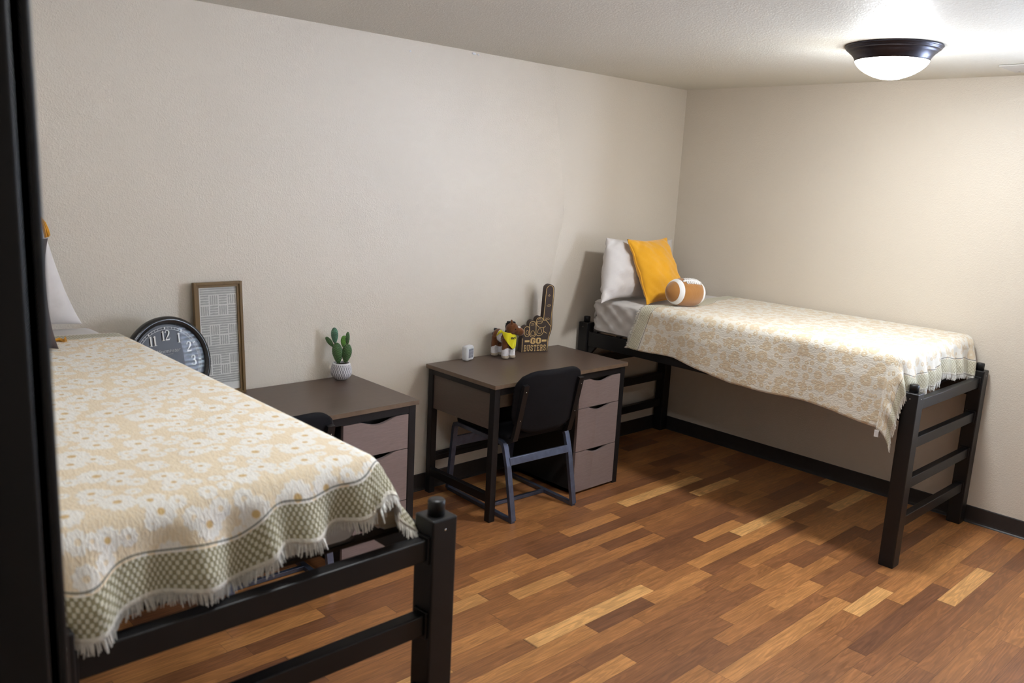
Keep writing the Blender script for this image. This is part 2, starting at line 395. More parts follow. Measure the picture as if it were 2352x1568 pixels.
# ------------------------------------------------------------------ ceiling fixtures
def ceiling_lamp(x,y,label,mg=None):
    t=thing('ceiling_light',label,'ceiling light',(x,y,H),0,'flush ceiling lights')
    bm=bmesh.new(); lathe(bm,[(0,0),(.203,0),(.205,-.005),(.201,-.010),(.196,-.012),(.197,-.016),(.191,-.021),(.185,-.023),(.184,-.027),(.176,-.033),(.165,-.045),(.158,-.056),(.155,-.066),(.148,-.066),(.146,-.02),(0,-.02)],96)
    finish('rim',bm,M_lampmetal,t)
    pr=[(.149,-.055),(.154,-.066)]+[(.154*(1-q**1.45)**.56,-.066-.078*q) for q in [i/20 for i in range(1,20)]]+[(0,-.144)]
    bm=bmesh.new(); lathe(bm,pr,64); finish('glass_shade',bm,mg or M_glow,t)
    return t
ceiling_lamp(-1.165,-1.93,'round dark-rimmed ceiling light with glowing dome, above the right-hand bed')
ceiling_lamp(-3.55,-1.93,'round dark-rimmed ceiling light above the foot of the bed nearest the doorway',M_glow2)
t=thing('cover_plate','pale painted square cover plate on the ceiling, right of the lamp','cover plate',(-.42,-2.13,H))
finish('plate',bm_box(0,.25,-.25,0,-.008,-.001,bev=.002),M_plate,t)
bm=bmesh.new()
for a in ((.225,-.225),(.025,-.225),(.225,-.025)): pass
ellips(bm,(.215,-.03,-.009),(.007,.007,.003),n=12,m=8); finish('screw',bm,M_screw,t)
bm=bmesh.new(); ellips(bm,(.215,-.22,-.009),(.007,.007,.003),n=12,m=8); finish('screw',bm,M_screw,t)

# ------------------------------------------------------------------ beds
def bed_frame(label,x0,x1,y0,y1,lift=0):
    """x0<x1, y1 is the wall (head) end, y0 the foot end"""
    P=.074; dz=lift; T=.892+dz*1.11
    t=thing('bed_frame',label,'bed frame',((x0+x1)/2,(y0+y1)/2,0),0,'black metal bed frames'); cx,cy=(x0+x1)/2,(y0+y1)/2
    def fin(n,bm,m=M_bed,par=t,**k):
        o=finish(n,bm,m,par,**k); return o
    for sx in (0,1):
        for sy in (0,1):
            xa=(x0 if sx==0 else x1-P)-cx; ya=(y0 if sy==0 else y1-P)-cy
            po=fin('post',bm_box(xa,xa+P,ya,ya+P,0,T,bev=.005,seg=3))
            bm=bmesh.new(); lathe(bm,[(.0,.0),(.021,.0),(.0215,.034),(.019,.038),(0,.038)],24,c=(xa+P/2,ya+P/2,T)); fin('peg',bm,M_bed,po)
            bm=bmesh.new(); ellips(bm,(xa+P/2,ya if sy==0 else ya+P,T-.028),(.003,.0015,.003),n=8,m=6); fin('screw',bm,M_screw,po)
            bm=bmesh.new(); ellips(bm,(xa if sx==0 else xa+P,ya+P/2,T-.028),(.0015,.003,.003),n=8,m=6); fin('screw',bm,M_screw,po)
    for yy,nm in ((y0,'foot_rail'),(y1-P,'head_rail')):
        for z0 in (.190,.393,.602,.797):
            if nm=='head_rail' and z0>.7: continue
            z0+=dz
            b=bmesh.new(); box(b,x0+P-cx-.002,x1-P-cx+.002,yy+.018-cy,yy+.018+.036-cy,z0,z0+.054,bev=.003)
            for e in (x0+P-cx,x1-P-cx):
                box(b,e-.006,e+.006,yy+.010-cy,yy+.062-cy,z0-.008,z0+.062,bev=.002)
            fin(nm,b)
    for sx in (0,1):
        xa=(x0+.012 if sx==0 else x1-.044)-cx
        b=bmesh.new(); box(b,xa,xa+.032,y0+P-cy,y1-P-cy,.742+dz,.835+dz,bev=.003)
        for (yy,s) in ((y1-P-cy,-1),):   # corner gussets
            prism_y=[(yy,.742+dz),(yy+s*.07,.742+dz),(yy,.66+dz)]
            tt=bmesh.new(); a=[tt.verts.new((xa+.004,p[0],p[1])) for p in prism_y]; c=[tt.verts.new((xa+.028,p[0],p[1])) for p in prism_y]
            tt.faces.new(a); tt.faces.new(c[::-1])
            for i in range(3): tt.faces.new((a[i],c[i],c[(i+1)%3],a[(i+1)%3]))
            join(b,tt)
        fin('side_rail',b)
    b=bmesh.new(); n=11
    for i in range(n):
        yy=y0+P+.05+(y1-y0-2*P-.12)*i/(n-1)-cy
        box(b,x0+.02-cx,x1-.02-cx,yy,yy+.03,.836+dz,.846+dz)
    fin('slats',b)
    return t
BR=dict(x0=-.993,x1=-.017,y0=-2.196,y1=-.018)
BL=dict(x0=-4.740,x1=-3.812,y0=-2.190,y1=-.018)
bed_frame('black metal bed frame in the corner, ladder foot end standing free on the floor',**BR)
bed_frame('black metal bed frame nearest the doorway, cut by the left picture edge',lift=.097,**BL)

def noise2(x,y,s=0):
    return (math.sin(x*3.1+s)+math.sin(y*4.3+1.7*s+1.1)+math.sin((x+y)*5.7+2.3*s)+math.sin((x-y*1.3)*8.1+s*.7)*.5)/3.5
def mattress(label,x0,x1,y0,y1,z0,z1,side):
    bm=bmesh.new(); cx,cy=(x0+x1)/2,(y0+y1)/2; hx,hy=(x1-x0)/2,(y1-y0)/2; r=.055
    nx,ny,nz=44,84,12; V={}
    def P(i,j,k):
        key=(i,j,k)
        if key in V: return V[key]
        x=-hx+2*hx*i/nx; y=-hy+2*hy*j/ny; z=z0+(z1-z0)*k/nz
        c=Vector((max(-hx+r,min(hx-r,x)),max(-hy+r,min(hy-r,y)),max(z0+r*.7,min(z1-r,z)))); p=Vector((x,y,z)); d=p-c
        if d.length>1e-6:
            rr=r if d.length>r*.0 else 0
            m=max(abs(d.x)/r,abs(d.y)/r,abs(d.z)/(r if d.z>0 else r*.7)); q=d.normalized()*r*min(1,m) 
            p=c+q
        f=(1-(k/nz))  # lower part gathers inwards like a fitted sheet
        on_side=abs(abs(x)-hx)<1e-6 or abs(abs(y)-hy)<1e-6
        if on_side:
            along = y if abs(abs(x)-hx)<1e-6 else x
            hd = max(0,1-abs((hy-y))/.55)    # more folds near the head corner
            am=.004+.034*hd
            wv=math.sin((along*1.0-(z-z0)*1.3*(1 if hd>0 else .3))*46+1.3)*.6+math.sin((along+(z-z0)*1.3)*57)*.4
            nrm=Vector((math.copysign(1,x) if abs(abs(x)-hx)<1e-6 else 0, math.copysign(1,y) if abs(abs(y)-hy)<1e-6 else 0,0))
            p-=nrm*(.012*f + am*(wv*.5+.5)*min(1,(k+0.5)/3)*min(1,(nz-k)/2.5))
        p.z=max(p.z,z0)
        if k==nz: p.z+= .004*noise2(x*2,y*2,1)-.003
        V[key]=bm.verts.new(p+Vector((0,0,0))); return V[key]
    def q(a,b,c,d,m=0):
        fc=bm.faces.new((P(*a),P(*b),P(*c),P(*d))); fc.smooth=True; fc.material_index=m
    for i in range(nx):
        for j in range(ny):
            q((i,j,nz),(i+1,j,nz),(i+1,j+1,nz),(i,j+1,nz)); q((i,j,0),(i,j+1,0),(i+1,j+1,0),(i+1,j,0),1)
    for k in range(nz):
        for i in range(nx): q((i,0,k),(i+1,0,k),(i+1,0,k+1),(i,0,k+1)); q((i,ny,k),(i,ny,k+1),(i+1,ny,k+1),(i+1,ny,k))
        for j in range(ny): q((0,j,k),(0,j,k+1),(0,j+1,k+1),(0,j+1,k)); q((nx,j,k),(nx,j+1,k),(nx,j+1,k+1),(nx,j,k+1))
    o=finish('mattress',bm,[M_sheet,M_under],None,(cx,cy,0)); tag(o,label,'mattress','mattresses in pale fitted sheets'); return o
MR=dict(x0=-.995,x1=-.02,y0=-2.085,y1=-.10,z0=.848,z1=1.062)
ML=dict(x0=-4.735,x1=-3.995,y0=-2.082,y1=-.10,z0=.944,z1=1.142)
mattress('mattress in a pale grey fitted sheet on the corner bed',side=0,**MR)
mattress('mattress in a pale sheet on the bed nearest the doorway',side=1,**ML)

def blanket(label,mat,X0,X1,YH,YFt,zt,dL,dR,dF,r=.05,ripF=.012,ripS=.01,flare=.18,nu=150,nv=190,kf=30,ks=17,skew=0):
    """cloth draped over a mattress; zt(y) top height, dL(v)/dR(v) side drops, dF(u) foot drop, YH(u) head edge"""
    W=X1-X0-2*r; L0=-(YFt+r)   # v measured as -y
    def pos(u,v):
        ax=-u if u<0 else (u-W if u>W else 0.0); sx=-1 if u<0 else 1; b=max(0.0,v-L0)
        t=math.hypot(ax,b); bx=X0+r+min(max(u,0),W)+skew*min(v,L0)/2; by=-min(v,L0); z=zt(by)
        if t<1e-9:
            ed=min(1,min(min(u,W-u)/.12,(L0-v)/.12)) if u>=0 else 0
            return Vector((bx,by,z+.005*noise2(u*3,v*3,.5)*max(0,ed)))
        q=PI*r/2
        if t<q: h=r*math.sin(t/r); d=r*(1-math.cos(t/r))
        else: h=r; d=r+(t-q)
        dx,dy=sx*ax/t,b/t
        wf=b/t; along_s=v; along_f=u
        g=min(1,max(0,(d-.02)/.12))
        rp=(1-wf)*ripS*(math.sin(along_s*ks+.6)+.5*math.sin(along_s*ks*2.3))+wf*ripF*(math.sin(along_f*kf)+.6*math.sin(along_f*kf*1.7+1)+1.5*max(0,math.sin(along_f*kf*.62+.4))**8) 
        h+=g*(rp)+flare*max(0,d-r)*(1 if ax*b>0 else .35)
        h+=.008*g+.5*g*wf*ripF
        return Vector((bx+dx*h,by-dy*h,z-d))
    bm=bmesh.new(); uvc=bm.loops.layers.uv.new('cloth'); uve=bm.loops.layers.uv.new('edge')
    fL=.22; fR=.16; fF=.16; G=[];info={}
    for i in range(nu+1):
        s=i/nu; row=[]
        for j in range(nv+1):
            tt=j/nv; 
            # v
            uu=(s-fL)/(1-fL-fR)*W if fL<=s<=1-fR else (0 if s<fL else W)
            vest=L0*min(1,tt/(1-fF))
            u=-dL(vest)*(1-s/fL) if s<fL else (W+dR(vest)*(s-(1-fR))/fR if s>1-fR else uu)
            vh=-YH(u); v=vh+(L0-vh)*tt/(1-fF) if tt<=1-fF else L0+dF(u)*(tt-(1-fF))/fF
            vend=L0+dF(u)
            vt=bm.verts.new(pos(u,v)); info[vt]=(u,v,v-vh,vend-v); row.append(vt)
        G.append(row)
    for i in range(nu):
        for j in range(nv):
            fc=bm.faces.new((G[i][j],G[i][j+1],G[i+1][j+1],G[i+1][j])); fc.smooth=True
            for l in fc.loops:
                a=info[l.vert]; l[uvc].uv=(a[0],a[1]); l[uve].uv=(a[2],a[3])
    o=finish('blanket',bm,mat,None,recalc=False); tag(o,label,'blanket','flowered woven blankets')
    sd=o.modifiers.new('thick','SOLIDIFY'); sd.thickness=.004; sd.offset=1
    fb=bmesh.new()
    def strands(get,n,ln):
        for k in range(n):
            s=(k+random.random()*.6)/n; p,d=get(s)
            l=ln*random.uniform(.65,1.2); d=d.normalized(); d2=(d+Vector((random.uniform(-.22,.22)+.25*math.sin(k*.11),random.uniform(-.22,.22),random.uniform(-.25,.10)))).normalized()
            a=p-d*.004; m=p+d2*l*.5; e=m+(d2+Vector((0,0,-.35))).normalized()*l*.5
            w=random.uniform(.0012,.0022); tube(fb,[a,m,e],[w*1.3,w,w*.6],n=3,caps=False)
    uL=-dL(L0); uR=W+dR(L0)
    def gf(s):
        u=uL+(uR-uL)*s; v=L0+dF(u); p=pos(u,v); return p,p-pos(u,v-.012)
    uL0=-dL(.5); uR0=W+dR(.5)
    def gh(s):
        u=uL0+(uR0-uL0)*s; v=-YH(u); p=pos(u,v); return p,(p-pos(u,v+.012))
    strands(gf,int((uR-uL)/.0016),.026); strands(gh,int((uR0-uL0)/.0022),.020)
    fr=finish('fringe',fb,M_fringe,o); fr['kind']='stuff'
    return o,pos,W,L0
# right-hand bed blanket
def dLr(v):
    pts=[(.45,.30),(.75,.33),(.97,.365),(1.4,.362),(1.75,.372),(2.0,.40),(2.2,.42)]
    for (a,x),(b,y) in zip(pts,pts[1:]):
        if v<=b: return x+(y-x)*max(0,(v-a))/(b-a)+.004*math.sin(v*11)
    return .42
bR,posR,WR,LR=blanket('flowered blanket with woven fringed ends on the corner bed, hanging down its side',M_blanketB,-1.012,-.012,
    lambda u:-.545+(-.28*u if u<0 else 0)-.085*math.sin(PI*max(0,min(u/.62,1)))+.03*max(0,u-.5),-2.103,lambda y:1.073,dLr,lambda v:.06,
    lambda u:.215+.02*math.sin(u*9)+.008*math.sin(u*23)+(.03*max(0,-u)/.3),kf=38,ks=6.5,ripS=.008,flare=.13)
bm=bmesh.new(); p=posR(-.415,2.075); box(bm,-.002,.002,-.010,.010,-.032,0); 
lb=finish('care_label',bm,M_white,bR); lb.location=(p.x-.006,p.y,p.z+.010); lb['label']='small white sewn-in care label'
# left bed blanket
def ztL(y): return 1.155
bLf,posL,WL,LL=blanket('flowered blanket with woven fringed ends on the bed nearest the doorway',M_blanketA,-4.742,-3.972,
    lambda u:-.27-.14*max(0,u)/.7,-2.108,ztL,lambda v:.06,lambda v:.19+.06*max(0,(v-1.7)/.35),
    lambda u:(.202 if u<.26 else .202-.042*(u-.26)/.29 if u<.55 else .160-.042*min(1,(u-.55)/.17))+.012*math.sin(u*22+.8)+.007*math.sin(u*41),r=.052,kf=30,ks=12,ripF=.019,flare=.42,skew=.012)

# ------------------------------------------------------------------ pillows
def pillow_bm(w,h,t,pinch=.10,ears=0,seed=0,n=36,wr=.006,exp=.42,m=0,warp=None):
    bm=bmesh.new(); F={}
    def co(u,v,s):
        x=w/2*u*(1-pinch*(1-v*v)*abs(u)**1.5)*(1+ears*(u*u*v*v)**2); y=h/2*v*(1-pinch*(1-u*u)*abs(v)**1.5)*(1+ears*(u*u*v*v)**2)
        e=max(0,(1-u*u)*(1-v*v)); th=t/2*e**exp
        th+=wr*noise2(u*3+seed,v*3,seed)*e**.3 - wr*1.2*max(0,math.sin((u*v)*14+seed))*((abs(u*v))**1.2)*e**.3*2
        return warp(Vector((x,s*th,y))) if warp else Vector((x,s*th,y))
    for s in (-1,1):
        for i in range(n+1):
            for j in range(n+1):
                u=math.sin((-1+2*i/n)*PI/2); v=math.sin((-1+2*j/n)*PI/2)
                edge=i in(0,n) or j in(0,n)
                if edge and s==1: F[(i,j,1)]=F[(i,j,-1)]; continue
                F[(i,j,s)]=bm.verts.new(co(u,v,s))
    for s in (-1,1):
        for i in range(n):
            for j in range(n):
                q=[F[(i,j,s)],F[(i+1,j,s)],F[(i+1,j+1,s)],F[(i,j+1,s)]]
                if s==1: q=q[::-1]
                fc=bm.faces.new(q); fc.smooth=True
    return bm, (lambda u,v: co(u,v,-1))
def place(o,loc,rx=0,ry=0,rz=0):
    o.location=loc; o.rotation_mode='XYZ'; o.rotation_euler=(rx,ry,rz)
# right bed white pillows (local x = width, local z = height, y thin)
bm,_=pillow_bm(.64,.37,.12,.06,.04,seed=2,wr=.008)
o=finish('pillow',bm,M_pillow); place(o,(-.43,-.092,1.236),R(-8),R(1),R(2)); tag(o,'white pillow standing at the back of the corner bed, behind the mustard cushion','pillow','white bed pillows')
def wp(p):
    q=(p.x/.27+1)/2   # 0 left .. 1 right
    z=p.z*(1.0-.30*q*(1 if p.z>0 else 0)); return Vector((p.x+.45*(p.z+.2)-.15,p.y,z+.008*math.sin(q*5)))
bm,_=pillow_bm(.52,.40,.18,.05,.02,seed=5,wr=.016,warp=wp)
o=finish('pillow',bm,M_pillow); place(o,(-.745,-.228,1.262),R(-17),0,R(6)); tag(o,'white pillow leaning at the head of the corner bed, left of the mustard cushion','pillow','white bed pillows')
# left bed pillow
bm,_=pillow_bm(.46,.53,.20,.05,.03,seed=9,wr=.012,warp=lambda p:Vector((p.x+.16*(.26-p.z)*(1 if p.x>0 else 0)*(p.x/.23),p.y,p.z)))
o=finish('pillow',bm,M_pillow); place(o,(-4.415,-.165,1.415),R(-7),R(-4),R(-4)); tag(o,'white pillow on the bed nearest the doorway, leaning on the wall beside the dark frame','pillow','white bed pillows')
# mustard cushion with piping
def piped(name,label,cat,w,h,t,mat,loc,rot,seed,group=None,tassel=False):
    T=thing(name,label,cat,loc,0,group); T.rotation_euler=rot
    bm,fn=pillow_bm(w,h,t,.06,.03,seed=seed,wr=.012); finish('cover',bm,mat,T)
    bm=bmesh.new(); pts=[]
    K=40
    for a,b in (((-1,-1),(1,-1)),((1,-1),(1,1)),((1,1),(-1,1)),((-1,1),(-1,-1))):
        for k in range(K):
            q=k/K; u=a[0]+(b[0]-a[0])*q; v=a[1]+(b[1]-a[1])*q; p=fn(u,v); pts.append(p+Vector((0,.003*math.sin(u*7+v*9),0)))
    pts.append(pts[0]); tube(bm,pts,.0050,n=8,caps=False); finish('piping',bm,mat,T)
    if tassel:
        for (u,v) in ((1,1),(1,-1),(-1,1),(-1,-1)):
            bm=bmesh.new(); c=fn(u,v)
            for k in range(26):
                a=random.uniform(-.6,.6); d=Vector((u*math.cos(a)*1.0+math.sin(a)*.3*u,random.uniform(-.35,.2),v*.55+random.uniform(-.6,.3))).normalized()
                if v<0: d=Vector((u*math.cos(a),random.uniform(-.5,.1),random.uniform(-.05,.35))).normalized()
                if v>0: d=Vector((u*.35+random.uniform(-.2,.25),random.uniform(-.3,.1),-1)).normalized() if True else d
                tube(bm,[c,c+d*.03,c+d*.045+Vector((0,0,-.012)),c+d*.05+Vector((0,-.004,-.03 if v>0 else -.004))],[.003,.002,.002,.0012],n=5,caps=False)
            finish('tassel',bm,mat,T)
    return T
piped('throw_cushion','mustard yellow square cushion with piped edge on the corner bed','cushion',.365,.42,.14,M_yellow,(-.697,-.392,1.262),(R(-27),R(-1),R(-3)),3,'mustard cushions')
piped('throw_cushion','mustard yellow cushion with tassels, mostly hidden by the dark frame at far left','cushion',.45,.43,.13,M_yellow,(-4.472,-.395,1.378),(R(-14),R(1),R(-4)),6,'mustard cushions',tassel=True)
# brown cushion with pale lettering
T=thing('throw_cushion','dark brown cushion with pale lettering, half hidden by the dark frame at far left','cushion',(-4.490,-.555,1.345)); T.rotation_euler=(R(-13),R(0.5),R(-3))
bm,fnB=pillow_bm(.45,.36,.12,.05,.04,seed=4,wr=.006); finish('cover',bm,M_brownp,T)
M_cream=simple('cream_print',(.72,.68,.62),.7)
bm=bmesh.new()
def on_cush(x,z):
    u=max(-.99,min(.99,x/.225)); v=max(-.99,min(.99,z/.18)); p=fnB(u,v); return Vector((x,p.y-.0025,z))
def serifY(x0,z0,s):
    ribbon(bm,[(x0,z0+s),(x0+.36*s,z0+.45*s)],.13*s,on_cush); ribbon(bm,[(x0+.78*s,z0+s),(x0+.40*s,z0+.45*s)],.05*s,on_cush)
    ribbon(bm,[(x0+.38*s,z0+.5*s),(x0+.38*s,z0)],.13*s,on_cush)
    for a,b in ((-.12,.16),(.62,.92)): ribbon(bm,[(x0+a*s,z0+s),(x0+b*s,z0+s)],.05*s,on_cush)
    ribbon(bm,[(x0+.2*s,z0),(x0+.56*s,z0)],.05*s,on_cush)
def serifE(x0,z0,s):
    ribbon(bm,[(x0+.12*s,z0),(x0+.12*s,z0+s)],.14*s,on_cush)
    for h,wd in ((.02,.6),(.5,.45),(.98,.56)): ribbon(bm,[(x0,z0+h*s),(x0+wd*s,z0+h*s)],.05*s,on_cush)
    for h0,h1 in ((.02,.25),(.75,.98)): ribbon(bm,[(x0+.57*s,z0+h0*s),(x0+.57*s,z0+h1*s)],.05*s,on_cush)
serifY(.168,-.068,.040); finish('letter',bm,M_cream,T); bm=bmesh.new(); serifE(.180,-.140,.026); finish('letter',bm,M_cream,T)
# plush football
M_fbrown=cloth('tan_plush',(.36,.155,.035),b=.5,wr=.5,sheen=.5); M_fwhite=cloth('white_plush',(.8,.78,.76),b=.3,wr=.3,sheen=.4)
T=thing('plush_football','tan plush football with white stripes and laces, leaning on the mustard cushion','plush toy',(-.765,-.672,1.160))
T.rotation_euler=(R(30),R(5),R(-11))
def fr(x):   # radius along axis (half length .15)
    q=min(1,abs(x)/.150); return .088*(1-q**2.6)**.62
bm=bmesh.new(); n=48; rings=[]
for i in range(61):
    x=.150*math.sin((-1+2*i/60)*PI/2); rr=fr(x)
    if i in(0,60): rings.append((x,[bm.verts.new((x,0,0))])); continue
    rings.append((x,[bm.verts.new((x,rr*math.cos(2*PI*k/n),rr*math.sin(2*PI*k/n))) for k in range(n)]))
for (xa,a),(xb,b) in zip(rings,rings[1:]):
    for k in range(n):
        j=(k+1)%n; fc=bm.faces.new((a[0],b[k],b[j])) if len(a)==1 else (bm.faces.new((a[k],a[j],b[0])) if len(b)==1 else bm.faces.new((a[k],a[j],b[j],b[k]))); fc.smooth=True
finish('body',bm,M_fbrown,T)
def fb_pt(x,a,off): 
    rr=fr(x)+off; return Vector((x,-rr*math.sin(a),rr*math.cos(a)))
for s in (-1,1):
    bm=bmesh.new(); g=[]
    for i in range(7):
        x=s*(.078+.030*i/6); g.append([bm.verts.new(fb_pt(x,2*PI*k/60,.0028 if 0<i<6 else .0002)) for k in range(60)])
    for a,b in zip(g,g[1:]):
        for k in range(60): fc=bm.faces.new((a[k],a[(k+1)%60],b[(k+1)%60],b[k])); fc.smooth=True
    finish('stripe',bm,M_fwhite,T)
bm=bmesh.new()
tube(bm,[fb_pt(-.075+.150*k/16,0,.0025) for k in range(17)],.0055,n=8)
for k in range(8):
    x=-.052+.0150*k; tube(bm,[fb_pt(x,a,.0028) for a in (-.30,-.15,0,.15,.30)],.0050,n=8)
finish('laces',bm,M_fwhite,T)

# ------------------------------------------------------------------ desks
DW,DD,DHT=1.067,.583,.7537
def desk(label,x,y):
    """origin at back left floor corner; front towards -y"""
    t=thing('desk',label,'desk',(x,y,0),0,'brown-topped writing desks')
    bm=bmesh.new(); box(bm,0,DW,-DD,0,DHT-.022,DHT,bev=.0012,seg=1)
    for fc in bm.faces:
        fc.material_index = 0 if abs(fc.normal.z)>.5 else 1
    bmesh.ops.recalc_face_normals(bm,faces=bm.faces)
    for fc in bm.faces: fc.material_index = 0 if abs(fc.normal.z)>.5 else 1
    finish('desktop',bm,[M_top,M_edge],t)
    L=.040; f0=-DD+.012; b0=-.012
    for (xa,ya) in ((.010,f0),(.010,b0-L),(DW-.010-L,f0),(DW-.010-L,b0-L)):
        finish('leg',bm_box(xa,xa+L,ya,ya+L,0,DHT-.022,bev=.0025),M_deskmetal,t)
    zt=DHT-.022
    bm=bmesh.new(); 
    box(bm,.05,DW-.05,f0,f0+.03,zt-.038,zt); box(bm,.05,DW-.05,b0-.03,b0,zt-.038,zt)
    box(bm,.010,.045,f0+L,b0-L,zt-.030,zt); box(bm,DW-.045,DW-.010,f0+L,b0-L,zt-.030,zt)
    finish('top_frame',bm,M_deskmetal,t)
    finish('side_stretcher',bm_box(.012,.046,f0+L,b0-L,.105,.150,bev=.002),M_deskmetal,t)
    bm=bmesh.new(); box(bm,.05,DW-.42,b0-.03,b0-.004,.185,.232,bev=.002); box(bm,.05,DW-.42,b0-.034,b0-.03,.212,.216); finish('rear_stretcher',bm,M_deskmetal,t)
    finish('side_panel',bm_box(.020,.036,f0+L-.002,b0-L+.002,.505,zt-.028,bev=.001),M_panel,t)
    # pedestal
    px0=DW-.010-L-.358; px1=DW-.010-L
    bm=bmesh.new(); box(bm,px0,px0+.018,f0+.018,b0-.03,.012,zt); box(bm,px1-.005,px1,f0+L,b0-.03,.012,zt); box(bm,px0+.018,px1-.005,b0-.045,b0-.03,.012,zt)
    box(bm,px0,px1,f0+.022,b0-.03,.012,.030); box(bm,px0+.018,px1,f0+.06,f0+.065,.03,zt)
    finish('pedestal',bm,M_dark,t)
    bm=bmesh.new()
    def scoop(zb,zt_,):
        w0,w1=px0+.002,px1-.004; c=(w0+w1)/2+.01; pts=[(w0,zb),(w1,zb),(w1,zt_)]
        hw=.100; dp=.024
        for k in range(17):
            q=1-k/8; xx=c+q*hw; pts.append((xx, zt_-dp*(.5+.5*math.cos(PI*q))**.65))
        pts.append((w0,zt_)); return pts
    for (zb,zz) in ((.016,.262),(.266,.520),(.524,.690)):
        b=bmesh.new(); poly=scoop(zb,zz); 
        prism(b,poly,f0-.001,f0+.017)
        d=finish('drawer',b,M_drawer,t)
    return t
desk('brown-topped desk with three scooped drawers, below the plush horse, beside the corner bed',-2.2507,-.0207)
d1=desk('brown-topped desk holding the cactus, partly hidden behind the nearest bed',-3.7992,-.0207)

# ------------------------------------------------------------------ chairs
def chair(label,x,y,rz):
    """origin on the floor under the rear of the seat; back towards -y"""
    t=thing('chair',label,'chair',(x,y,0),rz,'black sled-base chairs'); W=.236
    for s in (-1,1):
        xx=s*(W-.012)
        pts=[(xx,-.015,.012),(xx,.045,.30),(xx,.075,.395),(xx,.085,.412),(xx,.105,.420),(xx,.49,.420),(xx,.515,.410),(xx,.525,.39),(xx,.555,.10),(xx,.565,.012)]
        bm=bmesh.new(); tube(bm,pts,.01,flat=(.030,.022)); 
        tube(bm,[(xx,.565,.011),(xx,-.018,.011)],.01,flat=(.026,.020))
        box(bm,xx-.012,xx+.012,-.02,.0,0,.010)
        finish('side_frame',bm,M_chairmetal,t)
    finish('rear_crossbar',bm_box(-W+.02,W-.02,-.010,.010,-.021,.021,bev=.003,mat=Matrix.Translation((0,.047,.322))@Matrix.Rotation(R(-12),4,'X')),M_chairmetal,t)
    finish('front_crossbar',bm_box(-W+.02,W-.02,.528,.545,.27,.33,bev=.003),M_chairmetal,t)
    bm=bmesh.new(); box(bm,-W+.02,W-.02,.215,.235,.002,.022,bev=.002)
    finish('floor_crossbar',bm,M_chairmetal,t)
    # seat cushion
    bm=bmesh.new(); n=20; top=[];
    box(bm,-.225,.225,.06,.52,.428,.475,bev=.022,seg=4)
    for v in bm.verts:
        v.co.z-=.012*max(0,(v.co.y-.40)/.12)**2; v.co.z+= -.012*(1-(v.co.x/.225)**2)*(1 if v.co.z>.45 else 0)
    for fc in bm.faces: fc.smooth=True
    finish('seat',bm,M_chairfab,t)
    # backrest: curved shell, bulging to the rear
    def bp(u,v,th):  # u -1..1 , v 0..1
        hw=.232+.012*v-.012*(1-v)
        rr=.10 # rounding of corners by superellipse limiting
        x=u*hw; z=.480+.350*v
        bulge=.042*(1-u*u)
        y=.035-.055*v-bulge+th
        return Vector((x,y,z+ .010*(1-u*u)*(-1 if v>.5 else -1)*(1 if v<=.5 else .4)))
    bm=bmesh.new(); nu,nv=28,24; A=[[],[]]
    for si,th in enumerate((-.0,.030)):
        for i in range(nu+1):
            row=[]
            for j in range(nv+1):
                u=-1+2*i/nu; v=j/nv
                # rounded outline: squircle mapping
                uu=u; vv=2*v-1; k=.14
                su=uu*math.sqrt(max(0,1-k*vv**6*1.0)) ; sv=vv*math.sqrt(max(0,1-k*uu**6*1.0))
                su=uu*(1-.20*abs(vv)**5); sv=vv*(1-.17*abs(uu)**5)
                e=max(abs(uu),abs(vv)); inset= .0 if e<.9 else (e-.9)/.1
                tt=th if si==0 else th
                tt = .015+(th-.015)*(1-inset**2*.75)
                row.append(bm.verts.new(bp(su,(sv+1)/2,tt)))
            A[si].append(row)
    for si in (0,1):
        for i in range(nu):
            for j in range(nv):
                q=(A[si][i][j],A[si][i+1][j],A[si][i+1][j+1],A[si][i][j+1]); fc=bm.faces.new(q if si==0 else q[::-1]); fc.smooth=True
    rim=[(i,0) for i in range(nu)]+[(nu,j) for j in range(nv)]+[(i,nv) for i in range(nu,0,-1)]+[(0,j) for j in range(nv,0,-1)]
    for a,b in zip(rim,rim[1:]+rim[:1]):
        fc=bm.faces.new((A[0][a[0]][a[1]],A[1][a[0]][a[1]],A[1][b[0]][b[1]],A[0][b[0]][b[1]])); fc.smooth=True
    finish('backrest',bm,M_chairfab,t)
    for s in (-1,1):
        bm=bmesh.new(); xx=s*.198
        tube(bm,[(xx,.16,.425),(xx,.075,.425),(xx,.035,.445),(xx,.018,.51),(xx,-.036,.757)],.01,flat=(.034,.020))
        up_=finish('back_upright',bm,M_deskmetal,t)
        for z in (.720,.558):
            bm=bmesh.new(); yy=.018+(z-.50)*(-.054/.242)-.0105; ellips(bm,(xx,yy,z),(.003,.002,.003),n=8,m=6)
            finish('screw',bm,M_screw,up_)
    return t
chair('black padded chair with a sled base at the desk below the plush horse',-1.915,-.663,R(-3))
chair('black padded chair with a sled base, mostly hidden behind the nearest bed',-3.485,-.695,R(-1))

# ------------------------------------------------------------------ things on the desks
ZD=DHT+.0004; CR=-43.6   # turn so that local x runs across the line of sight
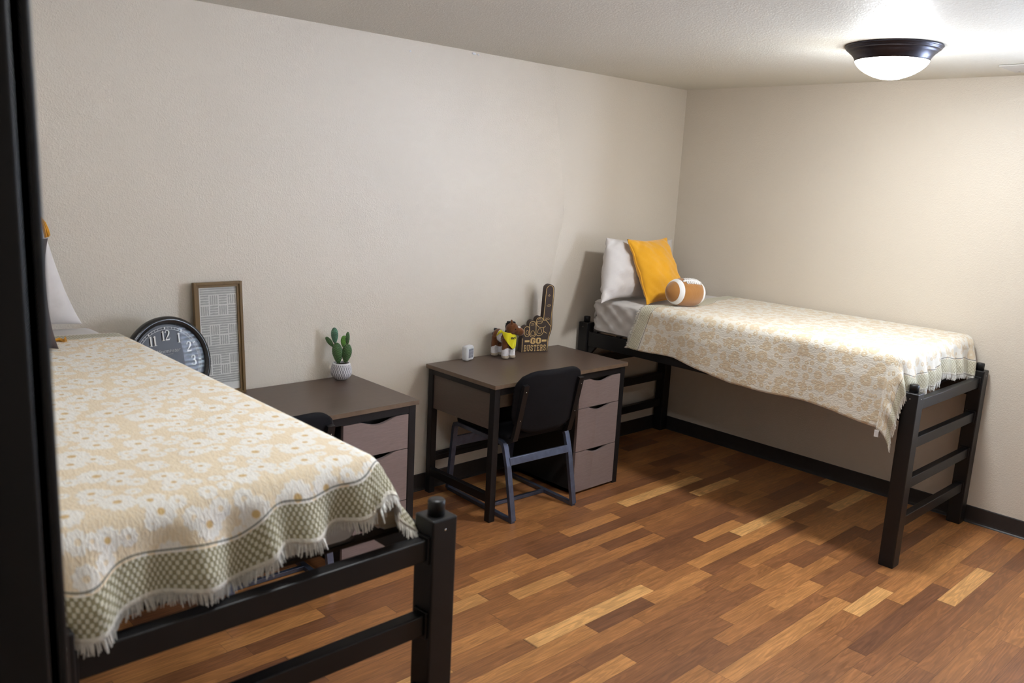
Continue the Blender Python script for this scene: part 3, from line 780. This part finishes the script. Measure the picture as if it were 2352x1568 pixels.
# framed print
T=thing('framed_print','tall brown-framed print of white lines on grey, leaning on the wall behind the clock','framed print',(-3.452,-.062,ZD)); T.rotation_euler=(R(-3.6),0,0)
FW,FH=.224,.522; M_wood=lam('aged_brown_wood',(.15,.088,.028),(20,20,2)); M_print=simple('white_paper',(.66,.65,.62),.7,var=.02); M_gp=simple('grey_brush_ink',(.37,.365,.345),.8,var=.08,nscale=60)
bm=bmesh.new(); a=.013; h=FW/2
box(bm,-h,-h+a,-.012,.012,0,FH,bev=.0015); box(bm,h-a,h,-.012,.012,0,FH,bev=.0015); box(bm,-h+a,h-a,-.012,.012,0,a,bev=.0015); box(bm,-h+a,h-a,-.012,.012,FH-a,FH,bev=.0015)
i2=a+.011
box(bm,-h+a,-h+i2,-.006,.010,a,FH-a,bev=.001); box(bm,h-i2,h-a,-.006,.010,a,FH-a,bev=.001); box(bm,-h+i2,h-i2,-.006,.010,a,i2,bev=.001); box(bm,-h+i2,h-i2,-.006,.010,FH-i2,FH-a,bev=.001)
finish('frame',bm,M_wood,T)
bm=bmesh.new(); box(bm,-h+i2,h-i2,.002,.006,i2,FH-i2)
rnd=random.Random(3)
def dab(x0,x1,z0,z1):
    # slightly uneven brush block
    n=6; j=lambda s: rnd.uniform(-s,s); yy=.0012
    if (x1-x0)>(z1-z0): P_=[(x0+(x1-x0)*k/n,z1+j(.0007)) for k in range(n+1)]+[(x1-(x1-x0)*k/n,z0+j(.0007)) for k in range(n+1)]
    else: P_=[(x1+j(.0007),z1-(z1-z0)*k/n) for k in range(n+1)]+[(x0+j(.0007),z0+(z1-z0)*k/n) for k in range(n+1)]
    fc=bm.faces.new([bm.verts.new((p[0],yy,p[1])) for p in P_]); fc.material_index=1
ax0,ax1=-h+i2+.006,h-i2-.001; cw=(ax1-ax0)/4; z=FH-i2-.004
pat=['F3']+['A','B','F4']*5
for p_ in pat:
    if p_[0]=='F':
        for k in range(int(p_[1])):
            if z-.0095<i2: break
            dab(ax0,ax1,z-.0075,z); z-=.0102
    else:
        bh=.046
        if z-bh<i2: break
        for c in range(4):
            hz=(c%2==0)==(p_=='A'); xa=ax0+c*cw
            for k in range(4):
                if hz: dab(xa+.002,xa+cw-.003,z-bh+.003+k*.0115,z-bh+.003+k*.0115+.0082)
                else: dab(xa+.002+k*(cw-.003)/4,xa+.002+(k+.72)*(cw-.003)/4,z-bh+.003,z-.002)
        z-=bh+.0015
finish('print',bm,[M_print,M_gp],T,recalc=False)

# wall clock standing on the desk
def digit(ch):
    D={'1':([((.25,.03),(.25,.95)),.15],[((.08,.03),(.42,.03)),.045],[((.25,.95),(.17,.87),(.06,.83)),[.10,.06,.04]]),
    '2':([((.07,.74),(.10,.88),(.22,.97),(.36,.95),(.46,.83),(.45,.68),(.34,.46),(.18,.27),(.05,.08)),[.12,.06,.05,.07,.13,.15,.12,.08,.05]],[((.05,.07),(.46,.07)),.12],[((.46,.06),(.52,.24)),.04]),
    '3':([((.08,.76),(.12,.90),(.24,.97),(.37,.92),(.43,.77),(.36,.60),(.20,.53)),[.11,.06,.05,.08,.14,.10,.04]],[((.20,.53),(.38,.47),(.48,.28),(.42,.09),(.25,.02),(.10,.08),(.06,.22)),[.04,.10,.16,.12,.05,.06,.12]]),
    '4':([((.34,.97),(.02,.29)),.05],[((.02,.28),(.54,.28)),.06],[((.37,.03),(.37,.97)),.14],[((.22,.03),(.52,.03)),.045]),
    '5':([((.10,.92),(.44,.92)),.12],[((.10,.94),(.09,.52)),.04],[((.09,.52),(.25,.60),(.42,.52),(.48,.3),(.40,.08),(.22,.02),(.07,.12)),[.04,.05,.11,.16,.11,.05,.10]]),
    '6':([((.44,.88),(.3,.96),(.14,.8),(.08,.45),(.13,.12),(.27,.03),(.42,.12),(.46,.3),(.40,.5),(.26,.57),(.12,.45)),[.1,.05,.10,.15,.10,.05,.10,.14,.10,.05,.06]]),
    '7':([((.04,.91),(.48,.91)),.13],[((.04,.95),(.03,.72)),.04],[((.47,.88),(.3,.5),(.2,.03)),[.05,.08,.16]]),
    '8':([((.27,.97),(.11,.88),(.11,.68),(.27,.54),(.46,.40),(.46,.12),(.27,.03),(.08,.12),(.08,.38),(.27,.54),(.43,.68),(.43,.88),(.27,.97)),[.05,.09,.12,.13,.13,.10,.05,.1,.1,.06,.07,.08,.05]]),
    '0':([((.27,.97),(.13,.88),(.07,.5),(.13,.12),(.27,.03),(.41,.12),(.47,.5),(.41,.88),(.27,.97)),[.05,.1,.16,.1,.05,.1,.16,.1,.05]])}
    D={k:((v,) if isinstance(v,list) else v) for k,v in D.items()}
    D['9']=([tuple((.54-a,1-b) for a,b in D['6'][0][0]),D['6'][0][1]],)
    return D[ch]
def put_digits(bm,s,cx,cz,hh,yy):
    adv=[.42 if c=='1' else .54 for c in s]; tot=sum(adv)*hh; x=cx-tot/2
    for c,a in zip(s,adv):
        for pts,wd in digit(c):
            if len(pts)>3:
                k=4; ps=smooth_pts(pts,k=k); ws=[]
                for i in range(len(pts)-1):
                    for q in range(k): ws.append(wd[i]+(wd[i+1]-wd[i])*q/k)
                ws.append(wd[-1]); pts,wd=ps,ws
            wd=[w_*hh for w_ in wd] if isinstance(wd,list) else wd*hh
            ribbon(bm,[(x+p[0]*hh,cz-hh/2+p[1]*hh) for p in pts],wd,lambda a_,b_:Vector((a_,yy,b_)))
        x+=a*hh
CRD=.203
M_clockrim=simple('black_clock_rim',(.012,.012,.013),.22,var=.3,nscale=14); M_dial=simple('slate_dial',(.050,.050,.060),.45,var=.05)
T=thing('wall_clock','large round black clock with white numerals standing on the desk behind the nearest bed','clock',(-3.722,-.190,ZD)); T.rotation_euler=(R(-8.6),0,R(13.2))
Rx=Matrix.Rotation(PI/2,4,'X')
Cm=Matrix.Translation((0,0,CRD))@Rx      # lathe axis -> -y
bm=bmesh.new(); lathe(bm,[(0,-.028),(.180,-.028),(.195,-.022),(.202,-.006),(.203,.004),(.199,.014),(.192,.020),(.184,.021),(.179,.016),(.174,.017),(.171,.012),(.168,-.002),(0,-.002)],96,mat=Cm)
for v in bm.verts: pass
finish('rim',bm,M_clockrim,T)
bm=bmesh.new(); lathe(bm,[(0,-.001),(.170,-.001)],64,mat=Cm,smooth=False); finish('dial',bm,M_dial,T)
M_ivory=simple('ivory_ink',(.72,.70,.66),.6,var=.03); M_script=simple('grey_script',(.45,.44,.42),.6,var=.03)
bm=bmesh.new(); yy=-.0035; mp_=lambda a_,b_:Vector((a_,yy,b_))
for k,lab in enumerate(['12','1','2','3','4','5','6','7','8','9','10','11']):
    a=PI/2-k*PI/6; put_digits(bm,lab,.122*math.cos(a),CRD+.122*math.sin(a),.044,yy)
for rr in (.1480,.1575):
    ribbon(bm,[(rr*math.cos(2*PI*k/120),CRD+rr*math.sin(2*PI*k/120)) for k in range(120)],.0012,mp_,closed=True)
for k in range(60):
    a=2*PI*k/60; c,s_=math.cos(a),math.sin(a)
    ribbon(bm,[(.148*c,CRD+.148*s_),(.1575*c,CRD+.1575*s_)],.0048 if k%5==0 else .001,mp_)
finish('numerals',bm,M_ivory,T,recalc=False)
tb=text_bm('Westminster',.0225,.35); bm=bmesh.new(); join(bm,tb,0,Matrix.Translation((0,yy,CRD+.048))@Rx)
tb=text_bm('CLOCK COMPANY',.0065); join(bm,tb,0,Matrix.Translation((0,yy,CRD+.039))@Rx)
finish('dial_script',bm,M_script,T,recalc=False)
def hand(ln,a,w):
    b=bmesh.new(); c,s_=math.cos(a),math.sin(a); ribbon(b,[(-.02*c,CRD-.02*s_),(0,CRD),(.35*ln*c,CRD+.35*ln*s_),(.6*ln*c,CRD+.6*ln*s_),(.72*ln*c,CRD+.72*ln*s_),(ln*c,CRD+ln*s_)],[w,w,w*.7,w*.8,w*2.2,w*.3],lambda x,z:Vector((x,yy-.002,z)))
    finish('hand',b,M_ivory,T,recalc=False)
hand(.10,PI/2+PI/3*1.02,.007); hand(.135,PI/2-PI*1.15,.006)
def cglass():
    m=N('clock_glass'); t=m.n('BsdfTransparent'); g=m.n('BsdfGlossy'); g.inputs['Roughness'].default_value=.015
    fr_=m.n('Fresnel'); fr_.inputs[0].default_value=1.5; mx=m.n('MixShader'); m.l(m.math('MULTIPLY',fr_.outputs[0],.16),mx.inputs[0]); m.l(t.outputs[0],mx.inputs[1]); m.l(g.outputs[0],mx.inputs[2]); m.l(mx.outputs[0],m.t.nodes['Material Output'].inputs[0]); return m.m
bm=bmesh.new(); lathe(bm,[(.1695,.0105),(0,.0105)],64,mat=Cm,smooth=False); finish('glass',bm,cglass(),T)

# potted cactus
T=thing('potted_cactus','small green cactus with paddle stems in a white textured pot on the left desk','potted plant',(-2.838,-.085,ZD),R(CR))
M_pot=N('pot_glaze'); 
vc=M_pot.n('VertexColor',layer_name='groove').outputs[0]; M_pot.base(M_pot.mix(vc,(.26,.245,.27),(.70,.68,.70)),.55); M_pot=M_pot.m
bm=bmesh.new(); cl=bm.loops.layers.color.new('groove'); n=180; m_=60; rows=[]; val={}
for j in range(m_+1):
    q=j/m_; z=.002+.086*q; rr=.0535*math.sqrt(1-((q-.45)/.9)**2) if q>.45 else .0535*math.sqrt(1-((.45-q)/.5)**2)
    row=[]
    for i in range(n):
        th=2*PI*i/n; k=26
        p=abs(math.sin(th*k/2+ PI/2*(0)))  # lens pattern from two crossing waves
        A_=math.cos(th*k)*math.cos(q*PI*5.5)
        g=max(0,min(1,.5+1.3*A_+.25)) if .04<q<.93 else 1
        v=bm.verts.new(((rr-.0016*(1-g))*math.cos(th),(rr-.0016*(1-g))*math.sin(th),z)); val[v]=g; row.append(v)
    rows.append(row)
for a,b in zip(rows,rows[1:]):
    for i in range(n): fc=bm.faces.new((a[i],a[(i+1)%n],b[(i+1)%n],b[i])); fc.smooth=True
bt=bm.faces.new(rows[0][::-1])
inn=[bm.verts.new((v.co.x*.88,v.co.y*.88,v.co.z)) for v in rows[-1]]; inn2=[bm.verts.new((v.co.x*.95,v.co.y*.95,.070)) for v in inn]
for v in inn+inn2: val[v]=1
for i in range(n):
    j=(i+1)%n; bm.faces.new((rows[-1][i],rows[-1][j],inn[j],inn[i])); bm.faces.new((inn[i],inn[j],inn2[j],inn2[i]))
for fc in bm.faces:
    for l in fc.loops: g=val.get(l.vert,1); l[cl]=(g,g,g,1)
finish('pot',bm,M_pot,T,recalc=False)
M_soil=simple('dark_soil',(.02,.015,.01),.9,bump=.5); bm=bmesh.new(); lathe(bm,[(0,.080),(.0385,.078)],32); finish('soil',bm,M_soil,T)
M_cact=simple('cactus_green',(.030,.095,.020),.5,var=.35,nscale=35); M_cactl=simple('cactus_light_green',(.13,.34,.045),.5,var=.3,nscale=30); M_spine=simple('cactus_dots',(.60,.72,.50),.6); M_cblue=simple('cactus_blue_green',(.045,.14,.085),.5,var=.35,nscale=30)
u_=.000232
for (cx,cz,rx,rz,tl,dy,mm,sd) in ((808,785,116,232,-6,-.004,M_cact,1),(998,790,108,214,8,.006,M_cact,2),(742,400,80,176,-3,-.004,M_cblue,3),(1014,462,46,152,2,.006,M_cact,4),(915,540,66,130,6,.022,M_cactl,5),(632,558,54,142,-38,.004,M_cact,6)):
    bm=bmesh.new(); X=(cx-890)*u_; Z=.002+(1365-cz)*u_; a_,c_=rx*u_,rz*u_; ty=a_*.5+.002
    Rt=Matrix.Rotation(R(tl),3,'Y')
    for fcs in (0,):
        t=bmesh.new(); bmesh.ops.create_uvsphere(t,u_segments=24,v_segments=16,radius=1)
        for v in t.verts:
            k=1-.22*max(0,-v.co.z); v.co.x*=a_*k*(1+.10*v.co.z); v.co.y*=ty*k; v.co.z*=c_
        for fc in t.faces: fc.smooth=True
        join(bm,t,0,Matrix.Translation((X,dy,Z))@Rt.to_4x4())
    rr_=random.Random(sd); sp=.0052; 
    nz_=int(c_/sp); 
    for iz in range(-nz_,nz_+1):
        for ix in range(-6,7):
            qx=(ix+(.5 if iz%2 else 0))*sp*1.15; qz=iz*sp
            k=1-.22*max(0,-qz/c_); e=1-(qx/(a_*k))**2-(qz/c_)**2
            if e<.06: continue
            for s in (-1,1):
                p=Rt@Vector((qx,s*ty*k*math.sqrt(e),qz))+Vector((X,dy,Z)); ellips(bm,p,(.00085,.00085,.00085),n=6,m=4,mi=1)
    finish('cactus_pad',bm,[mm,M_spine],T,recalc=False)

# small white alarm clock
T=thing('alarm_clock','small white rounded alarm clock with a grey screen on the right desk','alarm clock',(-1.990,-.072,ZD),R(16))
bm=bmesh.new(); box(bm,-.038,.038,-.021,.021,0,.088,bev=.015,seg=5)
for fc in bm.faces: fc.smooth=True
finish('case',bm,M_white,T)
M_lcd=simple('lcd_grey',(.36,.36,.41),.25,var=.06); M_lcdk=simple('lcd_dark',(.10,.10,.13),.4)
finish('screen',bm_box(-.0235,.0235,-.0218,-.0200,.0175,.0715,bev=.0008),M_lcd,T)
bm=bmesh.new(); yb=lambda x,z:Vector((x,-.0221,z))
seg={'8':'abcdefg','1':'bc','5':'acdfg','2':'abged'}
def lcd(c,x,z,s):
    P_={'a':((0,2),(1,2)),'b':((1,2),(1,1)),'c':((1,1),(1,0)),'d':((0,0),(1,0)),'e':((0,0),(0,1)),'f':((0,1),(0,2)),'g':((0,1),(1,1))}
    for k in seg[c]: 
        a,b=P_[k]; ribbon(bm,[(x+a[0]*s,z+a[1]*s),(x+b[0]*s,z+b[1]*s)],.0013,yb)
for i,c in enumerate('1258'): lcd(c,-.019+i*.010+(.002 if i>1 else 0),.040,.0065)
for i,c in enumerate('2158'): lcd(c,-.018+i*.010,.022,.0045)
ribbon(bm,[(-.020,.064),(.020,.064)],.004,yb)
finish('screen_digits',bm,M_lcdk,T,recalc=False)

# foam finger
WF,HF=.186,.418
T=thing('foam_finger','brown foam pointing hand with gold outlines reading GO BUSTERS on the desk','foam finger',(-1.475,-.083,ZD),R(-19))
M_foam=simple('brown_foam',(.050,.031,.026),.75,bump=.15); M_gold=simple('gold_ink',(.62,.42,.17),.6,var=.04)
fx=lambda x:(x-1540)/470*WF; fz=lambda y:(1290-y)/1165*HF
out=[(1305,1290),(1305,1060),(1328,1000),(1328,900),(1350,850),(1395,828),(1428,845),(1432,790),(1450,755),(1488,738),(1528,752),(1545,770),(1546,725),(1570,688),(1608,672),(1648,688),(1662,715),(1674,400),(1682,200),(1706,148),(1755,125),(1804,148),(1828,200),(1828,400),(1818,620),(1824,760),(1826,860),(1815,940),(1790,1030),(1776,1120),(1776,1290)]
core=smooth_pts(out[1:-1],k=3); poly=[out[0]]+core+[out[-1]]
bm=bmesh.new(); prism(bm,[(fx(a),fz(b)) for a,b in poly],-.022,.022,bev=.0012); finish('hand',bm,M_foam,T)
bm=bmesh.new(); yf=-.0226; fm=lambda x,y:Vector((fx(x),yf,fz(y)))
LW=9
def gl(pts,closed=False,w=LW,k=5): ribbon(bm,smooth_pts(pts,closed,k),w,fm,closed=closed)
gl([(1668,742),(1678,500),(1690,230),(1712,165),(1755,143),(1795,165),(1811,230),(1812,420),(1800,690),(1806,850),(1796,930),(1775,1020),(1762,1120),(1760,1282)])
gl([(1665,742),(1715,746),(1758,795),(1804,856)]); gl([(1328,1045),(1326,1285)])
gl([(1352,880),(1372,850),(1397,842),(1425,855),(1441,895),(1441,960),(1428,1005),(1402,1016),(1372,1003),(1354,955)],True)
gl([(1380,958),(1385,922),(1402,908),(1418,924),(1424,968),(1402,982)],True,7)
gl([(1436,815),(1448,775),(1487,755),(1525,775),(1544,830),(1550,960),(1535,1010),(1495,1030),(1458,1010),(1440,955)],True)
gl([(1464,985),(1468,940),(1496,915),(1522,940),(1531,985),(1498,1003)],True,7)
gl([(1462,802),(1482,794),(1510,792)],w=7); gl([(1460,826),(1482,818),(1514,816)],w=7)
gl([(1546,765),(1556,715),(1605,690),(1648,708),(1662,742)]); gl([(1572,722),(1600,712),(1632,722)],w=7)
gl([(1562,757),(1650,752),(1646,778),(1628,792),(1578,794),(1562,778)],True,7,1)
gl([(1549,765),(1556,810),(1592,852),(1640,870),(1690,862),(1708,840)]); gl([(1546,790),(1550,955),(1568,998),(1606,1007),(1650,990),(1680,940)])
gl([(1676,870),(1676,905),(1682,932),(1708,952),(1740,970)]); gl([(1580,948),(1590,898),(1614,884),(1638,902),(1645,945),(1630,964),(1590,964)],True,7)
for a in ([(1736,300),(1752,300)],[(1722,316),(1742,325),(1762,316)],[(1728,476),(1776,472)],[(1712,490),(1745,498),(1780,488)],[(1698,700),(1725,710),(1757,698)],[(1688,718),(1730,729),(1776,717)]): gl(a,w=7)
for a in ((1365,1447),(1657,1740)): ribbon(bm,[(a[0],1096),(a[1],1096)],35,fm)
BLK={'G':[[(.52,.68),(.52,.80),(.42,.90),(.20,.90),(.10,.80),(.10,.20),(.20,.10),(.42,.10),(.52,.20),(.52,.47),(.32,.47)]],
'O':[[(.31,.90),(.42,.90),(.52,.80),(.52,.20),(.42,.10),(.20,.10),(.10,.20),(.10,.80),(.20,.90),(.32,.90)]],
'C':[[(.52,.66),(.52,.80),(.42,.90),(.20,.90),(.10,.80),(.10,.20),(.20,.10),(.42,.10),(.52,.20),(.52,.34)]],
'B':[[(.15,0),(.15,1)],[(0,.93),(.42,.93),(.50,.85),(.50,.62),(.42,.53),(.15,.53)],[(.42,.53),(.52,.42),(.52,.16),(.43,.07),(0,.07)]],
'U':[[(.13,1),(.13,.2),(.22,.08),(.40,.08),(.49,.2),(.49,1)],[(0,.95),(.26,.95)],[(.36,.95),(.62,.95)]],
'S':[[(.50,.66),(.50,.83),(.42,.92),(.20,.92),(.12,.84),(.12,.63),(.20,.55),(.42,.45),(.50,.37),(.50,.16),(.42,.08),(.20,.08),(.12,.16),(.12,.34)]],
'T':[[(.31,0),(.31,1)],[(0,.92),(.62,.92)],[(.06,.95),(.06,.7)],[(.56,.95),(.56,.7)],[(.18,.05),(.44,.05)]],
'E':[[(.15,0),(.15,1)],[(0,.93),(.56,.93)],[(.15,.5),(.42,.5)],[(0,.07),(.56,.07)],[(.52,.95),(.52,.70)],[(.52,.05),(.52,.30)]],
'R':[[(.15,0),(.15,1)],[(0,.93),(.42,.93),(.50,.85),(.50,.60),(.42,.52),(.15,.52)],[(.30,.52),(.48,.40),(.48,0)],[(0,.05),(.28,.05)],[(.40,.05),(.62,.05)]]}
def block(bm,s,x0,x1,ybot,ytop,fn,st=.17,shear=0,gap=.12):
    n=len(s); W_=(x1-x0)/(n*.62+(n-1)*gap); Hh=ytop-ybot
    for i,c in enumerate(s):
        ox=x0+i*(.62+gap)*W_
        for pts in BLK[c]:
            if c=='E' or c=='T' or c=='U' or c=='B' or c=='R':
                hz=len(pts)==2 and abs(pts[0][1]-pts[1][1])<.01
            # stroke in unit space mapped through the letter box
            ribbon(bm,pts,st,lambda a,b:fn(ox+a*W_+shear*b*Hh,ybot+b*Hh))
block(bm,'GO',1466,1642,1145,1043,lambda a,b:fm(a,b),.22,gap=.10)
block(bm,'BUSTERS',1357,1737,1273,1165,lambda a,b:fm(a,b),.135,gap=.14)
finish('gold_print',bm,M_gold,T,recalc=False)

# plush horse
T=thing('plush_horse','brown and white plush horse with a yellow bandana on the right desk','plush toy',(-1.752,-.108,ZD),R(-90))
def plush(name,c): 
    m=N(name); v=m.obj(); nz=m.noise(v,160,3,.6); m.base(m.ramp(m.noise(v,40),[(.3,tuple(x*.8 for x in c)),(.7,tuple(x*1.15 for x in c))]),.95,0,.2,.4); m.bump(nz,.7,.003); return m.m
M_hb=plush('brown_plush',(.155,.052,.014)); M_hw=plush('white_horse_plush',(.78,.76,.78)); M_hoof=plush('tan_hoof_plush',(.48,.40,.31)); M_hk=plush('black_mane_plush',(.012,.010,.010))
bm=bmesh.new(); ellips(bm,(0,0,.124),(.062,.036,.040)); ellips(bm,(-.042,0,.122),(.036,.037,.042)); ellips(bm,(.042,0,.120),(.034,.036,.042))
ft=[]
for (lx,ly) in ((-.048,-.024),(-.048,.024),(.048,-.025),(.050,.025)):
    tube(bm,[(lx*.9,ly*.8,.12),(lx,ly,.07),(lx,ly,.012)],[.026,.0215,.0215],n=14); ellips(bm,(lx+.003,ly,.013),(.024,.022,.0135))
tube(bm,[(.040,0,.130),(.058,.003,.160),(.066,.006,.185)],[.034,.028,.026],n=14)
HD=Vector((.062,.008,.184)); fd=Vector((math.cos(R(48)),math.sin(R(48)),-.42)).normalized()   # head turned to its left (picture right)
ellips(bm,HD,(.037,.036,.036)); ellips(bm,HD+fd*.034,(.029,.029,.028)); ellips(bm,HD+fd*.052,(.0255,.0255,.0245))
rb=remesh(bm,.0032,5)
for fc in rb.faces:
    c=fc.calc_center_median(); mi=0
    if c.z<.062+.006*math.sin(c.x*60+c.y*90): mi=1
    if -.022-.1*(c.z-.12)<c.x<.016+.25*(c.z-.12) and c.z>.088+.5*max(0,.005-c.x) and c.z<.17: mi=1
    if c.z<.022: mi=2
    fc.material_index=mi
finish('body',rb,[M_hb,M_hw,M_hoof],T,recalc=False)
# white star on the forehead, eyes, ears, mane, tail
sd_=fd.cross(Vector((0,0,1))).normalized()
bm=bmesh.new(); c=HD+fd*.043+Vector((.004,-.006,.0195)); ellips(bm,c,(.0125,.0125,.011)); finish('white_star',bm,M_hw,T)
M_eye=simple('amber_eye',(.10,.035,.01),.15); M_pupil=simple('black_eye',(.004,.004,.004),.08)
for s in (-1,1):
    c=HD+fd*.022+sd_*s*.0275+Vector((0,0,.007)); bm=bmesh.new(); ellips(bm,c,(.0052,.0052,.0052)); e=finish('eye',bm,M_eye,T)
    bm=bmesh.new(); ellips(bm,c+sd_*s*.0022,(.0038,.0038,.0038)); finish('pupil',bm,M_pupil,e)
    c=HD+sd_*s*.018-fd*.004+Vector((0,0,.030)); bm=bmesh.new(); ellips(bm,c,(.009,.007,.015)); finish('ear',bm,M_hb,T)
bm=bmesh.new()
for k in range(26):
    q=k/25; p=Vector((.026,0,.150)).lerp(HD-fd*.028+Vector((0,0,.018)),min(1,q*1.5)) if q<.66 else (HD-fd*.028+Vector((0,0,.018))).lerp(HD+fd*.014+Vector((0,0,.034)),(q-.66)/.34)
    for z_ in range(3): ellips(bm,p+Vector((random.uniform(-.004,.004),random.uniform(-.005,.005),random.uniform(-.002,.005))),(.0085,.0075,.0085),n=10,m=6)
bm=remesh(bm,.0022,1); finish('mane',bm,M_hk,T,recalc=False)
bm=bmesh.new(); tube(bm,[(-.060,0,.150),(-.076,0,.152),(-.088,0,.128),(-.088,0,.085)],[.008,.011,.012,.006],n=10); ellips(bm,(-.068,0,.155),(.014,.012,.008)); finish('tail',bm,M_hk,T)
# bandana: triangular scarf draped on the chest, knotted behind
M_ban=cloth('yellow_bandana_cloth',(.80,.70,.015),b=.2,wr=.3)
# chest direction roughly between forwards and the turned head
bd=Vector((math.cos(R(8)),math.sin(R(8)),0)); bs=Vector((-bd.y,bd.x,0))
def ban(s,t_,off=0):   # s -1..1 across, t 0..1 down
    A_=1.75*(1-t_)**.72+.03; ang=s*A_
    c=Vector((.034,.002,0)); rad=.0475+.004*math.sin(t_*PI)+.0012*math.sin(s*9+t_*6)
    zz=.158+.010*abs(s)**2*(1-t_)-.096*t_
    return c+(bd*math.cos(ang)+bs*math.sin(ang))*(rad+off)+Vector((0,0,zz))
bm=bmesh.new(); G=[[bm.verts.new(ban(-1+2*i/24,min(.985,j/20))) for j in range(21)] for i in range(25)]
for i in range(24):
    for j in range(20): fc=bm.faces.new((G[i][j],G[i+1][j],G[i+1][j+1],G[i][j+1])); fc.smooth=True
b_=finish('bandana',bm,M_ban,T,recalc=False); sdm=b_.modifiers.new('s','SOLIDIFY'); sdm.thickness=.0018; sdm.offset=0
bm=bmesh.new(); tube(bm,[ban(-1,.02),ban(-1,.02)+Vector((-.016,-.006,-.012)),ban(-1,.02)+Vector((-.036,-.008,-.036))],[.009,.007,.0015],n=8); finish('bandana_tail',bm,M_ban,T)
bm=bmesh.new()
def bf(a,b): # a across in metres, b height
    t_=max(0,min(.95,(.158-b)/.096)); A_=1.75*(1-t_)**.72+.03
    return ban(a/(.049*A_),t_,.0030)
block(bm,'GCC',-.024,.012,.122,.134,lambda a,b:bf(a,b),.22,.2,.12)
finish('bandana_print',bm,M_pupil,T,recalc=False)
